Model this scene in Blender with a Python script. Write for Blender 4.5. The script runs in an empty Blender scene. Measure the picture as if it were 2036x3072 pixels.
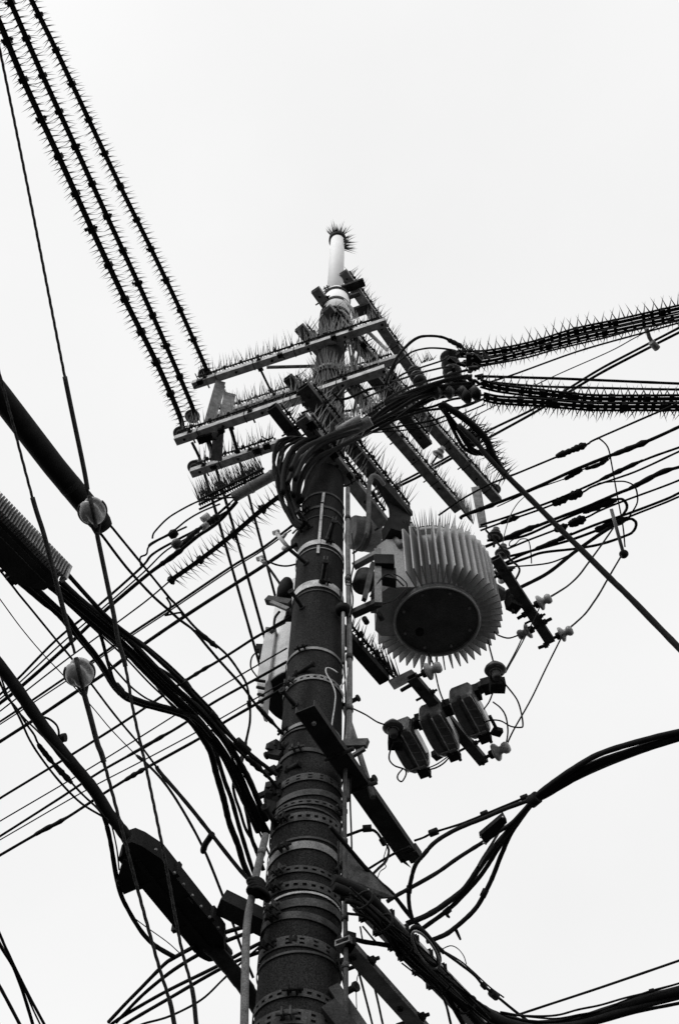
import bpy, math, random
import numpy as np
from mathutils import Vector, Matrix

random.seed(7)
RNG = np.random.default_rng(7)
S = bpy.context.scene

# ------------------------------------------------------------------ camera
F = 3000.0; CX, CY = 1018.0, 1536.0               # focal length and centre, photo pixels
CAM = np.array([0.0, 0.0, 1.6])
ELEV = math.radians(60.0); ROLL = math.radians(1.2)
FWD = np.array([0, math.cos(ELEV), math.sin(ELEV)])
_r0 = np.array([1.0, 0, 0]); _u0 = np.cross(_r0, FWD)
RT = _r0 * math.cos(ROLL) + _u0 * math.sin(ROLL)
UP = np.cross(RT, FWD)
cam = bpy.data.cameras.new('camera')
cam.sensor_fit = 'VERTICAL'; cam.sensor_height = 36.0
cam.lens = F / 3072.0 * 36.0
cam.clip_start = 0.05; cam.clip_end = 2000
cam_ob = bpy.data.objects.new('camera', cam)
S.collection.objects.link(cam_ob)
cam_ob.matrix_world = Matrix(((RT[0], UP[0], -FWD[0], CAM[0]), (RT[1], UP[1], -FWD[1], CAM[1]),
                              (RT[2], UP[2], -FWD[2], CAM[2]), (0, 0, 0, 1)))
S.camera = cam_ob
S.render.resolution_x, S.render.resolution_y = 678, 1024

# ------------------------------------------------------------------ overcast sky + soft sun
SUN_EL, SUN_AZ = math.radians(46), math.radians(222)   # azimuth clockwise from +Y (behind-left of the camera)
w = bpy.data.worlds.new('World'); S.world = w; w.use_nodes = True
nt = w.node_tree; nt.nodes.clear()
o = nt.nodes.new('ShaderNodeOutputWorld'); bg = nt.nodes.new('ShaderNodeBackground')
sky = nt.nodes.new('ShaderNodeTexSky'); sky.sky_type = 'NISHITA'; sky.sun_disc = False
sky.sun_elevation = SUN_EL; sky.sun_rotation = SUN_AZ
sky.air_density = 1.0; sky.dust_density = 4.0
bw = nt.nodes.new('ShaderNodeRGBToBW')
sc = nt.nodes.new('ShaderNodeMath'); sc.operation = 'MULTIPLY'; sc.inputs[1].default_value = 0.3
ad = nt.nodes.new('ShaderNodeMath'); ad.operation = 'ADD'; ad.inputs[1].default_value = 8.6   # even cloud deck
nt.links.new(sky.outputs[0], bw.inputs[0]); nt.links.new(bw.outputs[0], sc.inputs[0])
nt.links.new(sc.outputs[0], ad.inputs[0])
tcw = nt.nodes.new('ShaderNodeTexCoord'); cn = nt.nodes.new('ShaderNodeTexNoise'); cn.inputs['Scale'].default_value = 2.2; cn.inputs['Detail'].default_value = 5
cm_ = nt.nodes.new('ShaderNodeMapRange'); cm_.inputs['From Min'].default_value = .3; cm_.inputs['From Max'].default_value = .7
cm_.inputs['To Min'].default_value = .965; cm_.inputs['To Max'].default_value = 1.035
cx_ = nt.nodes.new('ShaderNodeMath'); cx_.operation = 'MULTIPLY'
nt.links.new(tcw.outputs['Generated'], cn.inputs['Vector']); nt.links.new(cn.outputs['Fac'], cm_.inputs['Value'])
nt.links.new(ad.outputs[0], cx_.inputs[0]); nt.links.new(cm_.outputs[0], cx_.inputs[1]); nt.links.new(cx_.outputs[0], bg.inputs['Color'])
bg.inputs['Strength'].default_value = 0.1
nt.links.new(bg.outputs[0], o.inputs[0])

sun = bpy.data.lights.new('sun', 'SUN'); sun.energy = 1.3; sun.angle = math.radians(25); sun.color = (1, 1, 1)
so = bpy.data.objects.new('sun', sun); S.collection.objects.link(so)
sd = Vector((math.sin(SUN_AZ) * math.cos(SUN_EL), math.cos(SUN_AZ) * math.cos(SUN_EL), math.sin(SUN_EL)))
so.rotation_euler = (-sd).to_track_quat('-Z', 'Y').to_euler(); so.location = (0, 0, 30)

vs = S.view_settings
vs.view_transform = 'Standard'; vs.look = 'None'; vs.gamma = 1.0; vs.exposure = 0.0
try: vs.use_curve_mapping = False
except Exception: pass
S.render.engine = 'CYCLES'

# ------------------------------------------------------------------ pixel <-> space helpers
def ray(x, y): return FWD + RT * (x - CX) / F + UP * (CY - y) / F
def H(x, y, h):
    d = ray(x, y); return CAM + d * (h - CAM[2]) / d[2]
def YP(x, y, yy):
    d = ray(x, y); return CAM + d * yy / d[1]
def ZP(x, y, z): return CAM + ray(x, y) * z
def depth(p): return float((np.asarray(p) - CAM) @ FWD)
def nrm(v): v = np.asarray(v, float); return v / (np.linalg.norm(v) + 1e-12)
V = lambda *a: np.array(a, float)
ZUP = V(0, 0, 1)

# ------------------------------------------------------------------ materials (black-and-white place: neutral greys)
MATS = {}
def mat(name, c, rough=0.7, var=0.25, scale=9.0, grain=0.2, metal=0.0, bump=0.15, streak=False, spec=0.2):
    m = bpy.data.materials.new(name); m.use_nodes = True; t = m.node_tree; N = t.nodes; Lk = t.links
    b = N['Principled BSDF']; b.inputs['Roughness'].default_value = rough; b.inputs['Metallic'].default_value = metal
    b.inputs['Specular IOR Level'].default_value = spec
    tc = N.new('ShaderNodeTexCoord')
    src = tc.outputs['Object']
    if streak:
        mp = N.new('ShaderNodeMapping'); mp.inputs['Scale'].default_value = (1, 1, 0.12); Lk.new(src, mp.inputs[0]); src1 = mp.outputs[0]
    else: src1 = src
    n1 = N.new('ShaderNodeTexNoise'); n1.inputs['Scale'].default_value = scale; n1.inputs['Detail'].default_value = 6
    Lk.new(src1, n1.inputs['Vector'])
    n2 = N.new('ShaderNodeTexNoise'); n2.inputs['Scale'].default_value = 160; n2.inputs['Detail'].default_value = 2
    Lk.new(src, n2.inputs['Vector'])
    def rng(n, a):
        r = N.new('ShaderNodeMapRange'); r.inputs['From Min'].default_value = 0.3; r.inputs['From Max'].default_value = 0.7
        r.inputs['To Min'].default_value = 1 - a; r.inputs['To Max'].default_value = 1 + a; Lk.new(n.outputs['Fac'], r.inputs['Value']); return r
    r1, r2 = rng(n1, var), rng(n2, grain)
    mu = N.new('ShaderNodeMath'); mu.operation = 'MULTIPLY'; Lk.new(r1.outputs[0], mu.inputs[0]); Lk.new(r2.outputs[0], mu.inputs[1])
    mv = N.new('ShaderNodeMath'); mv.operation = 'MULTIPLY'; mv.inputs[1].default_value = c; Lk.new(mu.outputs[0], mv.inputs[0])
    Lk.new(mv.outputs[0], b.inputs['Base Color'])
    if bump:
        bp = N.new('ShaderNodeBump'); bp.inputs['Strength'].default_value = bump; bp.inputs['Distance'].default_value = 0.004
        Lk.new(n2.outputs['Fac'], bp.inputs['Height']); Lk.new(bp.outputs[0], b.inputs['Normal'])
    MATS[name] = m; return m
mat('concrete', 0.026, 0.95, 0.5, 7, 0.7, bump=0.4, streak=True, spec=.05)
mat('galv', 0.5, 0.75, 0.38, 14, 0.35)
mat('galv_worn', 0.24, 0.8, 0.4, 14, 0.35, spec=.12)
mat('strap', 0.08, 0.75, 0.5, 16, 0.4, spec=.12)
mat('steel_dark', 0.075, 0.8, 0.45, 12, 0.35, spec=.1)
mat('rust', 0.03, 0.9, 0.5, 14, 0.4, spec=.08)
mat('rubber', 0.013, 0.7, 0.3, 20, 0.3, bump=0.05, spec=.1)
mat('rubber_grey', 0.018, 0.75, 0.3, 25, 0.35, spec=.12)
mat('rope_steel', 0.05, 0.75, 0.3, 60, 0.45, bump=0.5, spec=.1)
mat('porcelain', 0.33, 0.3, 0.3, 18, 0.3, bump=0.03, spec=.3)
mat('porcelain_brown', 0.06, 0.4, 0.3, 18, 0.25, bump=0.03, spec=.3)
mat('paint_grey', 0.42, 0.7, 0.3, 5, 0.35, bump=0.05, spec=.15, streak=True)
mat('paint_pale', 0.8, 0.7, 0.12, 6, 0.25, bump=0.05, spec=.15)
mat('paint_dark', 0.04, 0.75, 0.4, 8, 0.4, bump=0.1, spec=.08)
mat('bitumen', 0.025, 0.9, 0.3, 8, 0.3, spec=.05)
mat('white_paint_lit_shaft', 0.92, 0.6, 0.04, 4, 0.06, bump=0.02)  # post paint; on the collar it paints the bright light on the shaft
mat('spike_plastic', 0.2, 0.6, 0.2, 30, 0.2, bump=0)
mat('pipe_grey', 0.18, 0.8, 0.3, 16, 0.4, spec=.12)
mat('switch_glaze', 0.11, 0.18, 0.6, 10, 0.35, bump=0.25, spec=.5)
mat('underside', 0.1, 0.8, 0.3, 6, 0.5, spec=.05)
mat('asphalt', 0.03, 0.95, 0.3, 2, 0.3)

# ------------------------------------------------------------------ mesh builder
ORI = {}
class MB:
    def __init__(s): s.v = []; s.f = []; s.sm = []; s.n = 0
    def add(s, vs_, fs, smooth=False):
        vs_ = np.asarray(vs_, float).reshape(-1, 3); b = s.n
        s.v.append(vs_); s.n += len(vs_)
        for f in fs: s.f.append(tuple(i + b for i in f)); s.sm.append(smooth)
        return s
    def frame(s, c, ax, ay, az):                       # box from centre and half-axis vectors
        c = np.asarray(c, float); P = [c + sx * ax + sy * ay + sz * az for sx in (-1, 1) for sy in (-1, 1) for sz in (-1, 1)]
        return s.add(P, [(0, 1, 3, 2), (4, 6, 7, 5), (0, 4, 5, 1), (2, 3, 7, 6), (0, 2, 6, 4), (1, 5, 7, 3)])
    def bar(s, p, q, wd, ht, up=ZUP):                  # rectangular bar with its axis from p to q
        p, q = np.asarray(p, float), np.asarray(q, float); d = nrm(q - p)
        sd_ = np.cross(d, up)
        if np.linalg.norm(sd_) < 1e-4: sd_ = np.cross(d, V(1, 0, 0))
        sd_ = nrm(sd_); u = np.cross(sd_, d)
        return s.frame((p + q) / 2, (q - p) / 2, sd_ * wd / 2, u * ht / 2)
    def tube(s, pts, r, n=7, caps=True, smooth=True, flat=1.0):
        P = np.asarray(pts, float); m = len(P)
        R = np.full(m, r) if np.isscalar(r) else np.asarray(r, float)
        T = np.gradient(P, axis=0); T /= np.linalg.norm(T, axis=1)[:, None] + 1e-12
        ref = V(0, 0, 1) if abs(T[0][2]) < 0.9 else V(1, 0, 0)
        u = nrm(np.cross(T[0], ref)); vs_ = []
        ang = np.arange(n) * 2 * math.pi / n
        for i in range(m):
            u = nrm(u - T[i] * (u @ T[i])); v = np.cross(T[i], u)
            vs_.append(P[i] + R[i] * (np.cos(ang)[:, None] * u + flat * np.sin(ang)[:, None] * v))
        fs = [(i * n + k, i * n + (k + 1) % n, (i + 1) * n + (k + 1) % n, (i + 1) * n + k) for i in range(m - 1) for k in range(n)]
        s.add(np.concatenate(vs_), fs, smooth)
        if caps:
            b = s.n - m * n
            s.f.append(tuple(b + k for k in range(n))[::-1]); s.sm.append(False)
            s.f.append(tuple(b + (m - 1) * n + k for k in range(n))); s.sm.append(False)
        return s
    def lathe(s, prof, o, axis=ZUP, n=20, smooth=True, caps=True):   # prof: (radius, along axis)
        a = nrm(axis); ref = V(0, 0, 1) if abs(a[2]) < 0.9 else V(1, 0, 0)
        u = nrm(np.cross(a, ref)); v = np.cross(a, u); ang = np.arange(n) * 2 * math.pi / n
        ring = np.cos(ang)[:, None] * u + np.sin(ang)[:, None] * v
        P = [np.asarray(o) + rr * ring + a * t for rr, t in prof]; m = len(prof)
        fs = [(i * n + k, i * n + (k + 1) % n, (i + 1) * n + (k + 1) % n, (i + 1) * n + k) for i in range(m - 1) for k in range(n)]
        s.add(np.concatenate(P), fs, smooth)
        if caps:
            b = s.n - m * n
            if prof[0][0] > 1e-4: s.f.append(tuple(b + k for k in range(n))[::-1]); s.sm.append(False)
            if prof[-1][0] > 1e-4: s.f.append(tuple(b + (m - 1) * n + k for k in range(n))); s.sm.append(False)
        return s
    def prism(s, poly, ext):                           # polygon (3d points) extruded by a vector
        P = np.asarray(poly, float); n = len(P); ext = np.asarray(ext, float)
        s.add(np.concatenate([P, P + ext]), [tuple(range(n))[::-1], tuple(range(n, 2 * n))] +
              [(i, (i + 1) % n, n + (i + 1) % n, n + i) for i in range(n)]); return s
    def cone(s, p, q, r):
        d = nrm(np.asarray(q) - p); a = nrm(np.cross(d, V(.3, .5, .8))); b = np.cross(d, a)
        P = [p + r * (math.cos(k * 2.094) * a + math.sin(k * 2.094) * b) for k in range(3)] + [q]
        return s.add(P, [(0, 1, 3), (1, 2, 3), (2, 0, 3)])
    def build(s, name, m, parent=None, origin=None):
        vv = np.concatenate(s.v)
        if parent is not None: org = ORI[parent.name]
        else: org = vv.mean(0) if origin is None else np.asarray(origin, float)
        me = bpy.data.meshes.new(name); me.from_pydata((vv - org).tolist(), [], s.f); me.update()
        me.polygons.foreach_set('use_smooth', s.sm)
        me.materials.append(MATS[m])
        ob = bpy.data.objects.new(name, me); S.collection.objects.link(ob)
        if parent is not None: ob.parent = parent
        else: ob.location = org
        ORI[ob.name] = org
        return ob

LABELS = {}
def tag(o, label, cat, group=None, kind=None):
    o['label'] = label; o['category'] = cat
    if group: o['group'] = group
    if kind: o['kind'] = kind
    return o
def thing(name, label, cat, loc, group=None):
    e = bpy.data.objects.new(name, None); S.collection.objects.link(e); e.empty_display_size = 0.1
    e.location = loc; ORI[e.name] = np.asarray(loc, float); return tag(e, label, cat, group)
def stuff(o): o['kind'] = 'stuff'; return o

def smooth(P, sub=6):
    P = np.asarray(P, float)
    if len(P) < 3: return P
    Q = np.vstack([2 * P[0] - P[1], P, 2 * P[-1] - P[-2]]); out = []
    for i in range(1, len(Q) - 2):
        for k in range(sub):
            t = k / sub; a, b, c, d = Q[i - 1], Q[i], Q[i + 1], Q[i + 2]
            out.append(.5 * (2 * b + (c - a) * t + (2 * a - 5 * b + 4 * c - d) * t * t + (3 * b - a - 3 * c + d) * t ** 3))
    out.append(P[-1]); return np.array(out)
def resample(P, step):
    L = np.r_[0, np.cumsum(np.linalg.norm(np.diff(P, axis=0), axis=1))]
    t = np.arange(step / 2, L[-1], step)
    return np.stack([np.interp(t, L, P[:, k]) for k in range(3)], 1)
def lift(px, dep):
    """photo trace -> 3d curve; dep = (mode, start, end): h height, Y ground distance, z depth"""
    px = np.asarray(px, float); L = np.r_[0, np.cumsum(np.linalg.norm(np.diff(px, axis=0), axis=1))]
    mode, a, b = dep if len(dep) == 3 else (dep[0], dep[1], dep[1])
    fn = dict(h=H, Y=YP, z=ZP)[mode]
    return np.array([fn(x, y, a + (b - a) * l / max(L[-1], 1e-6)) for (x, y), l in zip(px, L)])
def near(P, px, py):
    """index of the curve point that lies closest to a photo position"""
    q = P - CAM; z = q @ FWD
    X = CX + F * (q @ RT) / z; Yv = CY - F * (q @ UP) / z
    return int(np.argmin((X - px) ** 2 + (Yv - py) ** 2))
def inframe(P):
    q = P - CAM; z = q @ FWD; zz = np.where(z > .2, z, 1)
    X = CX + F * (q @ RT) / zz; Yv = CY - F * (q @ UP) / zz
    return (z > .2) & (X > -200) & (X < 2236) & (Yv > -200) & (Yv < 3272)
def rpx(P, wpx):
    P = np.asarray(P); k = inframe(P); Q = P[k] if k.any() else P
    return wpx * float(np.mean([depth(p) for p in Q])) / (2 * F)
def run_on(P, px, mode='h', dist=30.0):
    """carry a line on past the picture's edge: straight on, at most down to the ground"""
    out = P
    for end in (0, 1):
        x, y = px[-1] if end else px[0]
        if 0 <= x <= 2036 and 0 <= y <= 3072: continue
        p, q = (out[-1], out[-4 if len(out) > 4 else -3]) if end else (out[0], out[3 if len(out) > 4 else 2])
        d = p - q
        d = nrm(d); L = dist
        if d[2] < -.02: L = min(L, (p[2] - .03) / -d[2])
        t = np.linspace(0, 1, 121)[1:] * L; ex = p + d * t[:, None]
        qv = ex - CAM; z = qv @ FWD; zz = np.where(z > .05, z, 1); X = CX + F * (qv @ RT) / zz; Yv = CY - F * (qv @ UP) / zz
        seen = (z > .05) & (X > -30) & (X < 2066) & (Yv > -30) & (Yv < 3102); seen[:3] = False   # stop where it would come round again
        k = int(np.argmax(seen)) if seen.any() else len(ex)
        ex = ex[:k][::12] if k > 24 else ex[:max(1, k - 1):4]
        out = np.vstack([out, ex]) if end else np.vstack([ex[::-1], out])
    return out

def wire(label, px, dep, wpx, name='power_line', cat='wire', group=None, m='rubber', sleeves=(), n=6, clips=(), sm='rubber', sub=6):
    P = smooth(lift(px, dep), sub); r = rpx(P, wpx)
    if len(P) > 4:
        k1 = np.cumsum(RNG.normal(size=(len(P), 3)), axis=0); k1 -= np.linspace(k1[0], k1[-1], len(P))
        k1 = np.stack([np.convolve(np.pad(k1[:, a], 3, 'edge'), np.ones(7) / 7, 'valid') for a in range(3)], 1); P = P + k1 * min(r * .1, .0012)
    if len(P) > 2: P = run_on(P, px, dep[0])
    c = MB().tube(P, r * (1 + .03 * RNG.normal(size=len(P))), n)
    if not sleeves and not clips:
        return tag(c.build(name, m), label, cat, group)
    e = thing(name, label, cat, P[len(P) // 2], group)
    c.build('conductor', m, e)
    Pf = smooth(lift(px, dep), 24)
    for (x0, y0, x1, y1, ws) in sleeves:
        i, j = sorted((near(Pf, x0, y0), near(Pf, x1, y1))); seg = Pf[i:j + 1]
        if len(seg) < 3: continue
        seg = resample(seg, max(np.linalg.norm(seg[-1] - seg[0]) / 14, .008))
        if len(seg) < 3: continue
        t = np.linspace(0, 1, len(seg)); rs = rpx(seg, ws)
        prof = rs * (0.55 + 0.45 * np.clip(np.minimum(t, 1 - t) * 5, 0, 1)) * (1 + .12 * np.sin(t * 19) + .06 * RNG.normal(size=len(t)))
        MB().tube(seg, prof, 8).build('splice_sleeve', sm, e)
    for (x0, y0, ws) in clips:
        i = near(Pf, x0, y0); k = max(1, min(len(Pf) - 2, i)); d = nrm(Pf[k + 1] - Pf[k - 1]); rr = rpx(Pf[i:i + 1], ws)
        MB().tube([Pf[i] - d * rr * 1.2, Pf[i] + d * rr * 1.2], rr, 8).build('clip', sm, e)
    return e

def spikes_line(mb, P, step, dirs, length, r, jit=.2, off=0.0):
    """many thin spikes along a curve; dirs(t)-> list of direction vectors"""
    Q = resample(P, step)
    for i in range(len(Q)):
        t = nrm(Q[min(i + 1, len(Q) - 1)] - Q[max(i - 1, 0)])
        for d in dirs(t):
            dd = nrm(nrm(d) + RNG.normal(size=3) * jit * .4)
            L = length * max(.4, 1 + RNG.normal() * .17)
            p = Q[i] + nrm(d) * off
            mb.cone(p, p + dd * L, r)

# ------------------------------------------------------------------ ground (below the frame, throws light back up)
g = MB().add([(-400, -400, 0), (400, -400, 0), (400, 400, 0), (-400, 400, 0)], [(0, 1, 2, 3)]).build('ground', 'asphalt', None, (0, 0, 0))
g['kind'] = 'structure'; g['label'] = 'dark asphalt ground around the pole'

# ------------------------------------------------------------------ the pole
PX, PY = -0.135, 4.0
def prad(h): return 0.5 * (0.392 - 0.0066 * h)          # shaft radius at a height
def onpole(x, y):
    """where the line of sight meets the shaft (or passes it closest)"""
    d = ray(x, y); o_ = CAM - V(PX, PY, 0); r = 0.175
    for _ in range(3):
        a = d[0] ** 2 + d[1] ** 2; b = o_[0] * d[0] + o_[1] * d[1]; c = o_[0] ** 2 + o_[1] ** 2 - r * r
        disc = b * b - a * c; t = (-b - math.sqrt(disc)) / a if disc > 0 else -b / a
        p = CAM + d * t; r = prad(p[2])
    return p
def pole_h(y): return float(onpole(CX - 60, y)[2]) if False else float(YP(950, y, PY - 0.17)[2])

pole = thing('utility_pole', 'tall dark concrete utility pole ringed with metal bands, standing upright in the centre', 'utility pole', (PX, PY, 0))
hs = np.linspace(0, 13.3, 40)
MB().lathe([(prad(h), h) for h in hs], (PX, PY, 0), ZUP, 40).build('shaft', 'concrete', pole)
def band(h, ht, perf=0, tilt=0.0, m='strap', lug=None, gap=.004):
    """strap round the pole; perf = rows of punched slots"""
    n = 56; r0 = prad(h) + gap; th = .004; rows = 3 if perf == 1 else (5 if perf == 2 else 1)
    mb = MB(); zs = np.linspace(-ht / 2, ht / 2, rows + 1); ph = random.random() * 6
    def pt(r, k, z):
        a = k * 2 * math.pi / n; return V(PX + r * math.cos(a), PY + r * math.sin(a), h + z + tilt * math.sin(a - ph))
    vs_ = []
    for rr in (r0, r0 + th):
        for z in zs:
            for k in range(n): vs_.append(pt(rr, k, z))
    nz = rows + 1; fs = []
    I = lambda s_, z, k: s_ * nz * n + z * n + k % n
    for z in range(rows):
        for k in range(n):
            hole = (perf == 1 and z == 1 and k % 2 == 0) or (perf == 2 and z in (1, 3) and k % 3 == 0)
            if not hole:
                fs.append((I(1, z, k), I(1, z, k + 1), I(1, z + 1, k + 1), I(1, z + 1, k)))
            else:
                for (a, b) in (((z, k), (z, k + 1)), ((z, k + 1), (z + 1, k + 1)), ((z + 1, k + 1), (z + 1, k)), ((z + 1, k), (z, k))):
                    fs.append((I(0, *a), I(0, *b), I(1, *b), I(1, *a)))
    for k in range(n):
        fs.append((I(0, 0, k), I(0, 0, k + 1), I(1, 0, k + 1), I(1, 0, k)))
        fs.append((I(0, rows, k + 1), I(0, rows, k), I(1, rows, k), I(1, rows, k + 1)))
    mb.add(vs_, fs, False)
    b = mb.build('band', m, pole)
    ht = min(ht, .04)
    if lug is not None:
        a = math.radians(lug); u = V(math.cos(a), math.sin(a), 0); t = V(-u[1], u[0], 0)
        c = V(PX, PY, h + tilt * math.sin(a - ph)) + u * (r0 + .022)
        lg = MB(); lg.frame(c - t * .018, u * .024, t * .004, ZUP * ht * .45); lg.frame(c + t * .018, u * .024, t * .004, ZUP * ht * .45)
        lg.tube([c - t * .045, c + t * .045], .008, 6)
        lg.build('band_lug', random.choice(('rust', 'steel_dark', 'rust')), b)
    return b
for (y, ht, perf, tilt, m_, lug) in [
    (1478, .03, 0, .0, 'strap', 200), (1520, .03, 0, .0, 'strap', 230), (1548, .012, 0, 0, 'steel_dark', None), (1627, .07, 0, .0, 'galv', 290), (1645, .012, 0, 0, 'galv_worn', None),
    (1752, .07, 0, .0, 'galv', 285), (1772, .01, 0, .0, 'strap', None), (1948, .028, 0, .004, 'galv_worn', 245),
    (2036, .05, 1, .004, 'galv_worn', 225), (2180, .03, 0, .01, 'galv_worn', 220), (2196, .012, 0, .012, 'strap', None), (2262, .03, 0, .012, 'steel_dark', 250), (2335, .055, 2, .016, 'strap', 215),
    (2375, .04, 0, .018, 'strap', None), (2400, .03, 1, .018, 'strap', 330), (2430, .012, 0, .01, 'strap', None), (2449, .05, 1, .008, 'strap', 235), (2515, .012, 0, .008, 'steel_dark', None), (2552, .05, 0, .012, 'galv_worn', 240),
    (2609, .035, 1, .008, 'steel_dark', 235), (2655, .05, 1, .006, 'steel_dark', 232), (2688, .012, 0, .006, 'galv', None), (2708, .045, 0, .008, 'strap', 230), (2748, .045, 0, .010, 'strap', 232),
    (2832, .055, 2, .008, 'strap', 228), (2860, .012, 0, .006, 'steel_dark', None), (2992, .045, 1, .006, 'steel_dark', 265), (3058, .06, 2, .0, 'strap', 260)]:
    band(pole_h(y), ht * random.uniform(.8, 1.1), perf, tilt * random.uniform(1.0, 2.6), m_, lug)
for hh in (9.7, 11.3, 12.3, 13.0, 13.9):
    band(hh, .05, 0, .0, 'galv_worn', random.uniform(200, 340))
# step bolts: a threaded rod with a round head
for (bx, by, tx, ty) in [(930, 1582, 891, 1531), (918, 1690, 862, 1643), (906, 1822, 872, 1772), (884, 2116, 845, 2068), (855, 2237, 797, 2268), (862, 2310, 900, 2290),
                         (1028, 2118, 1076, 2093), (1030, 2232, 1098, 2230), (1075, 2362, 1126, 2334), (1008, 2612, 1032, 2595), (1006, 2888, 1050, 2877), (1004, 2996, 1070, 2958),
                         (890, 2022, 942, 1990), (985, 1625, 1003, 1562), (966, 1750, 977, 1682), (880, 2820, 835, 2850), (830, 2480, 795, 2418)]:
    p = onpole(bx, by); q = H(tx, ty, p[2] + .0)
    d = q - p; L = np.linalg.norm(d); d = nrm(d) * min(L, .3)
    sb = MB().tube([p - d * .2, p + d], .014, 8); sb.tube([p + d * .9, p + d * 1.0], .022, 10); sb.tube([p - d * .02, p + d * .06], .026, 8)
    sb.build('step_bolt', 'rust', pole)
# pale post on the very top, with its own crown of spikes
post = thing('pole_top_post', 'white pole-top post capped with a dark crown of bird spikes', 'post', (PX + .02, PY, 13.25))
MB().lathe([(.108, 13.2), (.105, 16.75), (.09, 16.78)], (PX + .02, PY, 0), ZUP, 28).build('tube', 'white_paint_lit_shaft', post)
sp = MB()
for k in range(120):                                    # ragged tuft, thickest on the near and right sides
    a = random.uniform(-2.7, .35); rr = random.uniform(.05, .125); hh_ = 16.76 if a < -.7 else random.uniform(16.25, 16.78)
    b0 = V(PX + .02 + rr * math.cos(a), PY + rr * math.sin(a), hh_); up_ = random.uniform(.4, 1) if hh_ > 16.7 else random.uniform(-.1, .4)
    sp.cone(b0, b0 + nrm(V(math.cos(a) * random.uniform(.3, .8), math.sin(a) * random.uniform(.3, .8), up_)) * random.uniform(.1, .24), .009)
sp.lathe([(.112, 16.66), (.132, 16.68), (.132, 16.80), (.112, 16.81)], (PX + .02, PY, 0), ZUP, 20)
stuff(sp.build('bird_spikes', 'rubber_grey', post))

# ------------------------------------------------------------------ steel cross arms
def crossarm(label, A, B, h, wd=.08, t=.08, m='galv', spikes=1, name='crossarm', ext=(0, 0), spl=.25, group=None, ties=True, s_lean=.45, rail=True, msp='spike_plastic', mb_='galv_dull'):
    """A, B: photo position of the lower edge that faces the camera"""
    p, q = H(*A, h), H(*B, h); d = nrm(q - p); p = p - d * ext[0]; q = q + d * ext[1]
    n = V(-d[1], d[0], 0)
    if n @ ((p + q) / 2 - CAM) < 0: n = -n
    L = np.linalg.norm(q - p)
    e = thing(name, label, 'crossarm', p, group)
    g_ = .006; vs_ = []; fs = []                        # hollow square section
    for s_, P in enumerate((p, q)):
        for (a, b) in ((0, 0), (wd, 0), (wd, t), (0, t)): vs_.append(P + n * a + ZUP * b)
        for (a, b) in ((g_, g_), (wd - g_, g_), (wd - g_, t - g_), (g_, t - g_)): vs_.append(P + n * a + ZUP * b)
    for k in range(4):
        k2 = (k + 1) % 4
        fs += [(k, 8 + k, 8 + k2, k2), (4 + k, 4 + k2, 12 + k2, 12 + k), (k, k2, 4 + k2, 4 + k), (8 + k, 12 + k, 12 + k2, 8 + k2)]
    bo = MB().add(vs_, fs).build('beam', m, e)
    for s_ in np.arange(.1, L, max(.42, L / 6)):        # bolt heads under the arm
        c = p + d * s_ + n * wd * .5
        MB().lathe([(.015, -.011), (.015, .0)], c, ZUP, 6, False).build('bolt', 'rust', bo)
    for s_ in np.arange(.22, L, max(.5, L / 4)):        # through bolts with nuts and a washer plate
        c = p + d * (s_ + random.uniform(-.08, .08)); rb_ = MB().tube([c - n * .045 + ZUP * t * .5, c + n * (wd + .05) + ZUP * t * .5], .009, 7)
        rb_.tube([c - n * .022 + ZUP * t * .5, c - n * .004 + ZUP * t * .5], .018, 6); rb_.frame(c - n * .003 + ZUP * t * .5, d * .026, n * .003, ZUP * t * .36)
        rb_.build('through_bolt', 'rust', bo)
    if ties:
        for s_ in np.arange(.3, L - .1, .47):
            c = p + d * (s_ + random.uniform(-.06, .06)) + n * wd / 2 + ZUP * t / 2; k = .004
            tb = MB()
            for (u1, u2, a, b) in ((n, ZUP, wd / 2 + k, t / 2 + k),):
                cs = [c - n * a - ZUP * b, c + n * a - ZUP * b, c + n * a + ZUP * b, c - n * a + ZUP * b]
                for i in range(4): tb.bar(cs[i], cs[(i + 1) % 4], .006, .006, d)
            tb.build('wire_tie', 'rubber', e)
    if spikes:
        top = [p + ZUP * (t + .05) + n * .004 + d * .06, q + ZUP * (t + .05) + n * .004 - d * .06]
        rl = MB()
        for off in (-.012, .045): rl.tube([top[0] + n * off, top[1] + n * off], .009, 6)
        for s_ in np.arange(.05, L - .1, .035): rl.bar(top[0] + d * s_ - n * .02 - ZUP * .004, top[0] + d * s_ + n * .055 - ZUP * .004, .008, .01)
        for s_ in np.arange(.1, L - .1, .11): rl.bar(top[0] + d * s_ - ZUP * .05, top[0] + d * s_, .012, .012, d)
        for s_ in np.arange(.12, L - .15, .2): rl.lathe([(.015, .0), (.02, .02), (.015, .045)], top[0] + d * s_ - n * .012, ZUP, 8)
        ro = stuff(rl.build('spike_rail', 'rubber_grey', e))
        sp = MB(); tt = np.array([top[0], top[1]])
        spikes_line(sp, tt, .034, lambda t_: [ZUP - n * s_lean, ZUP + n * s_lean * .5], spl, .007, .34)
        spikes_line(sp, tt, .06, lambda t_: [ZUP - n * .2], spl * 1.1, .007, .36)
        stuff(sp.build('bird_spikes', msp, ro))
    return e, p, q, d, n

MATS['galv_dull'] = MATS['galv_worn']
GA = 'steel cross arms on the pole'
a1 = crossarm('long spiked cross arm, uppermost of those reaching left', (574, 1150), (1155, 960), 11.87, group=GA)
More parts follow.
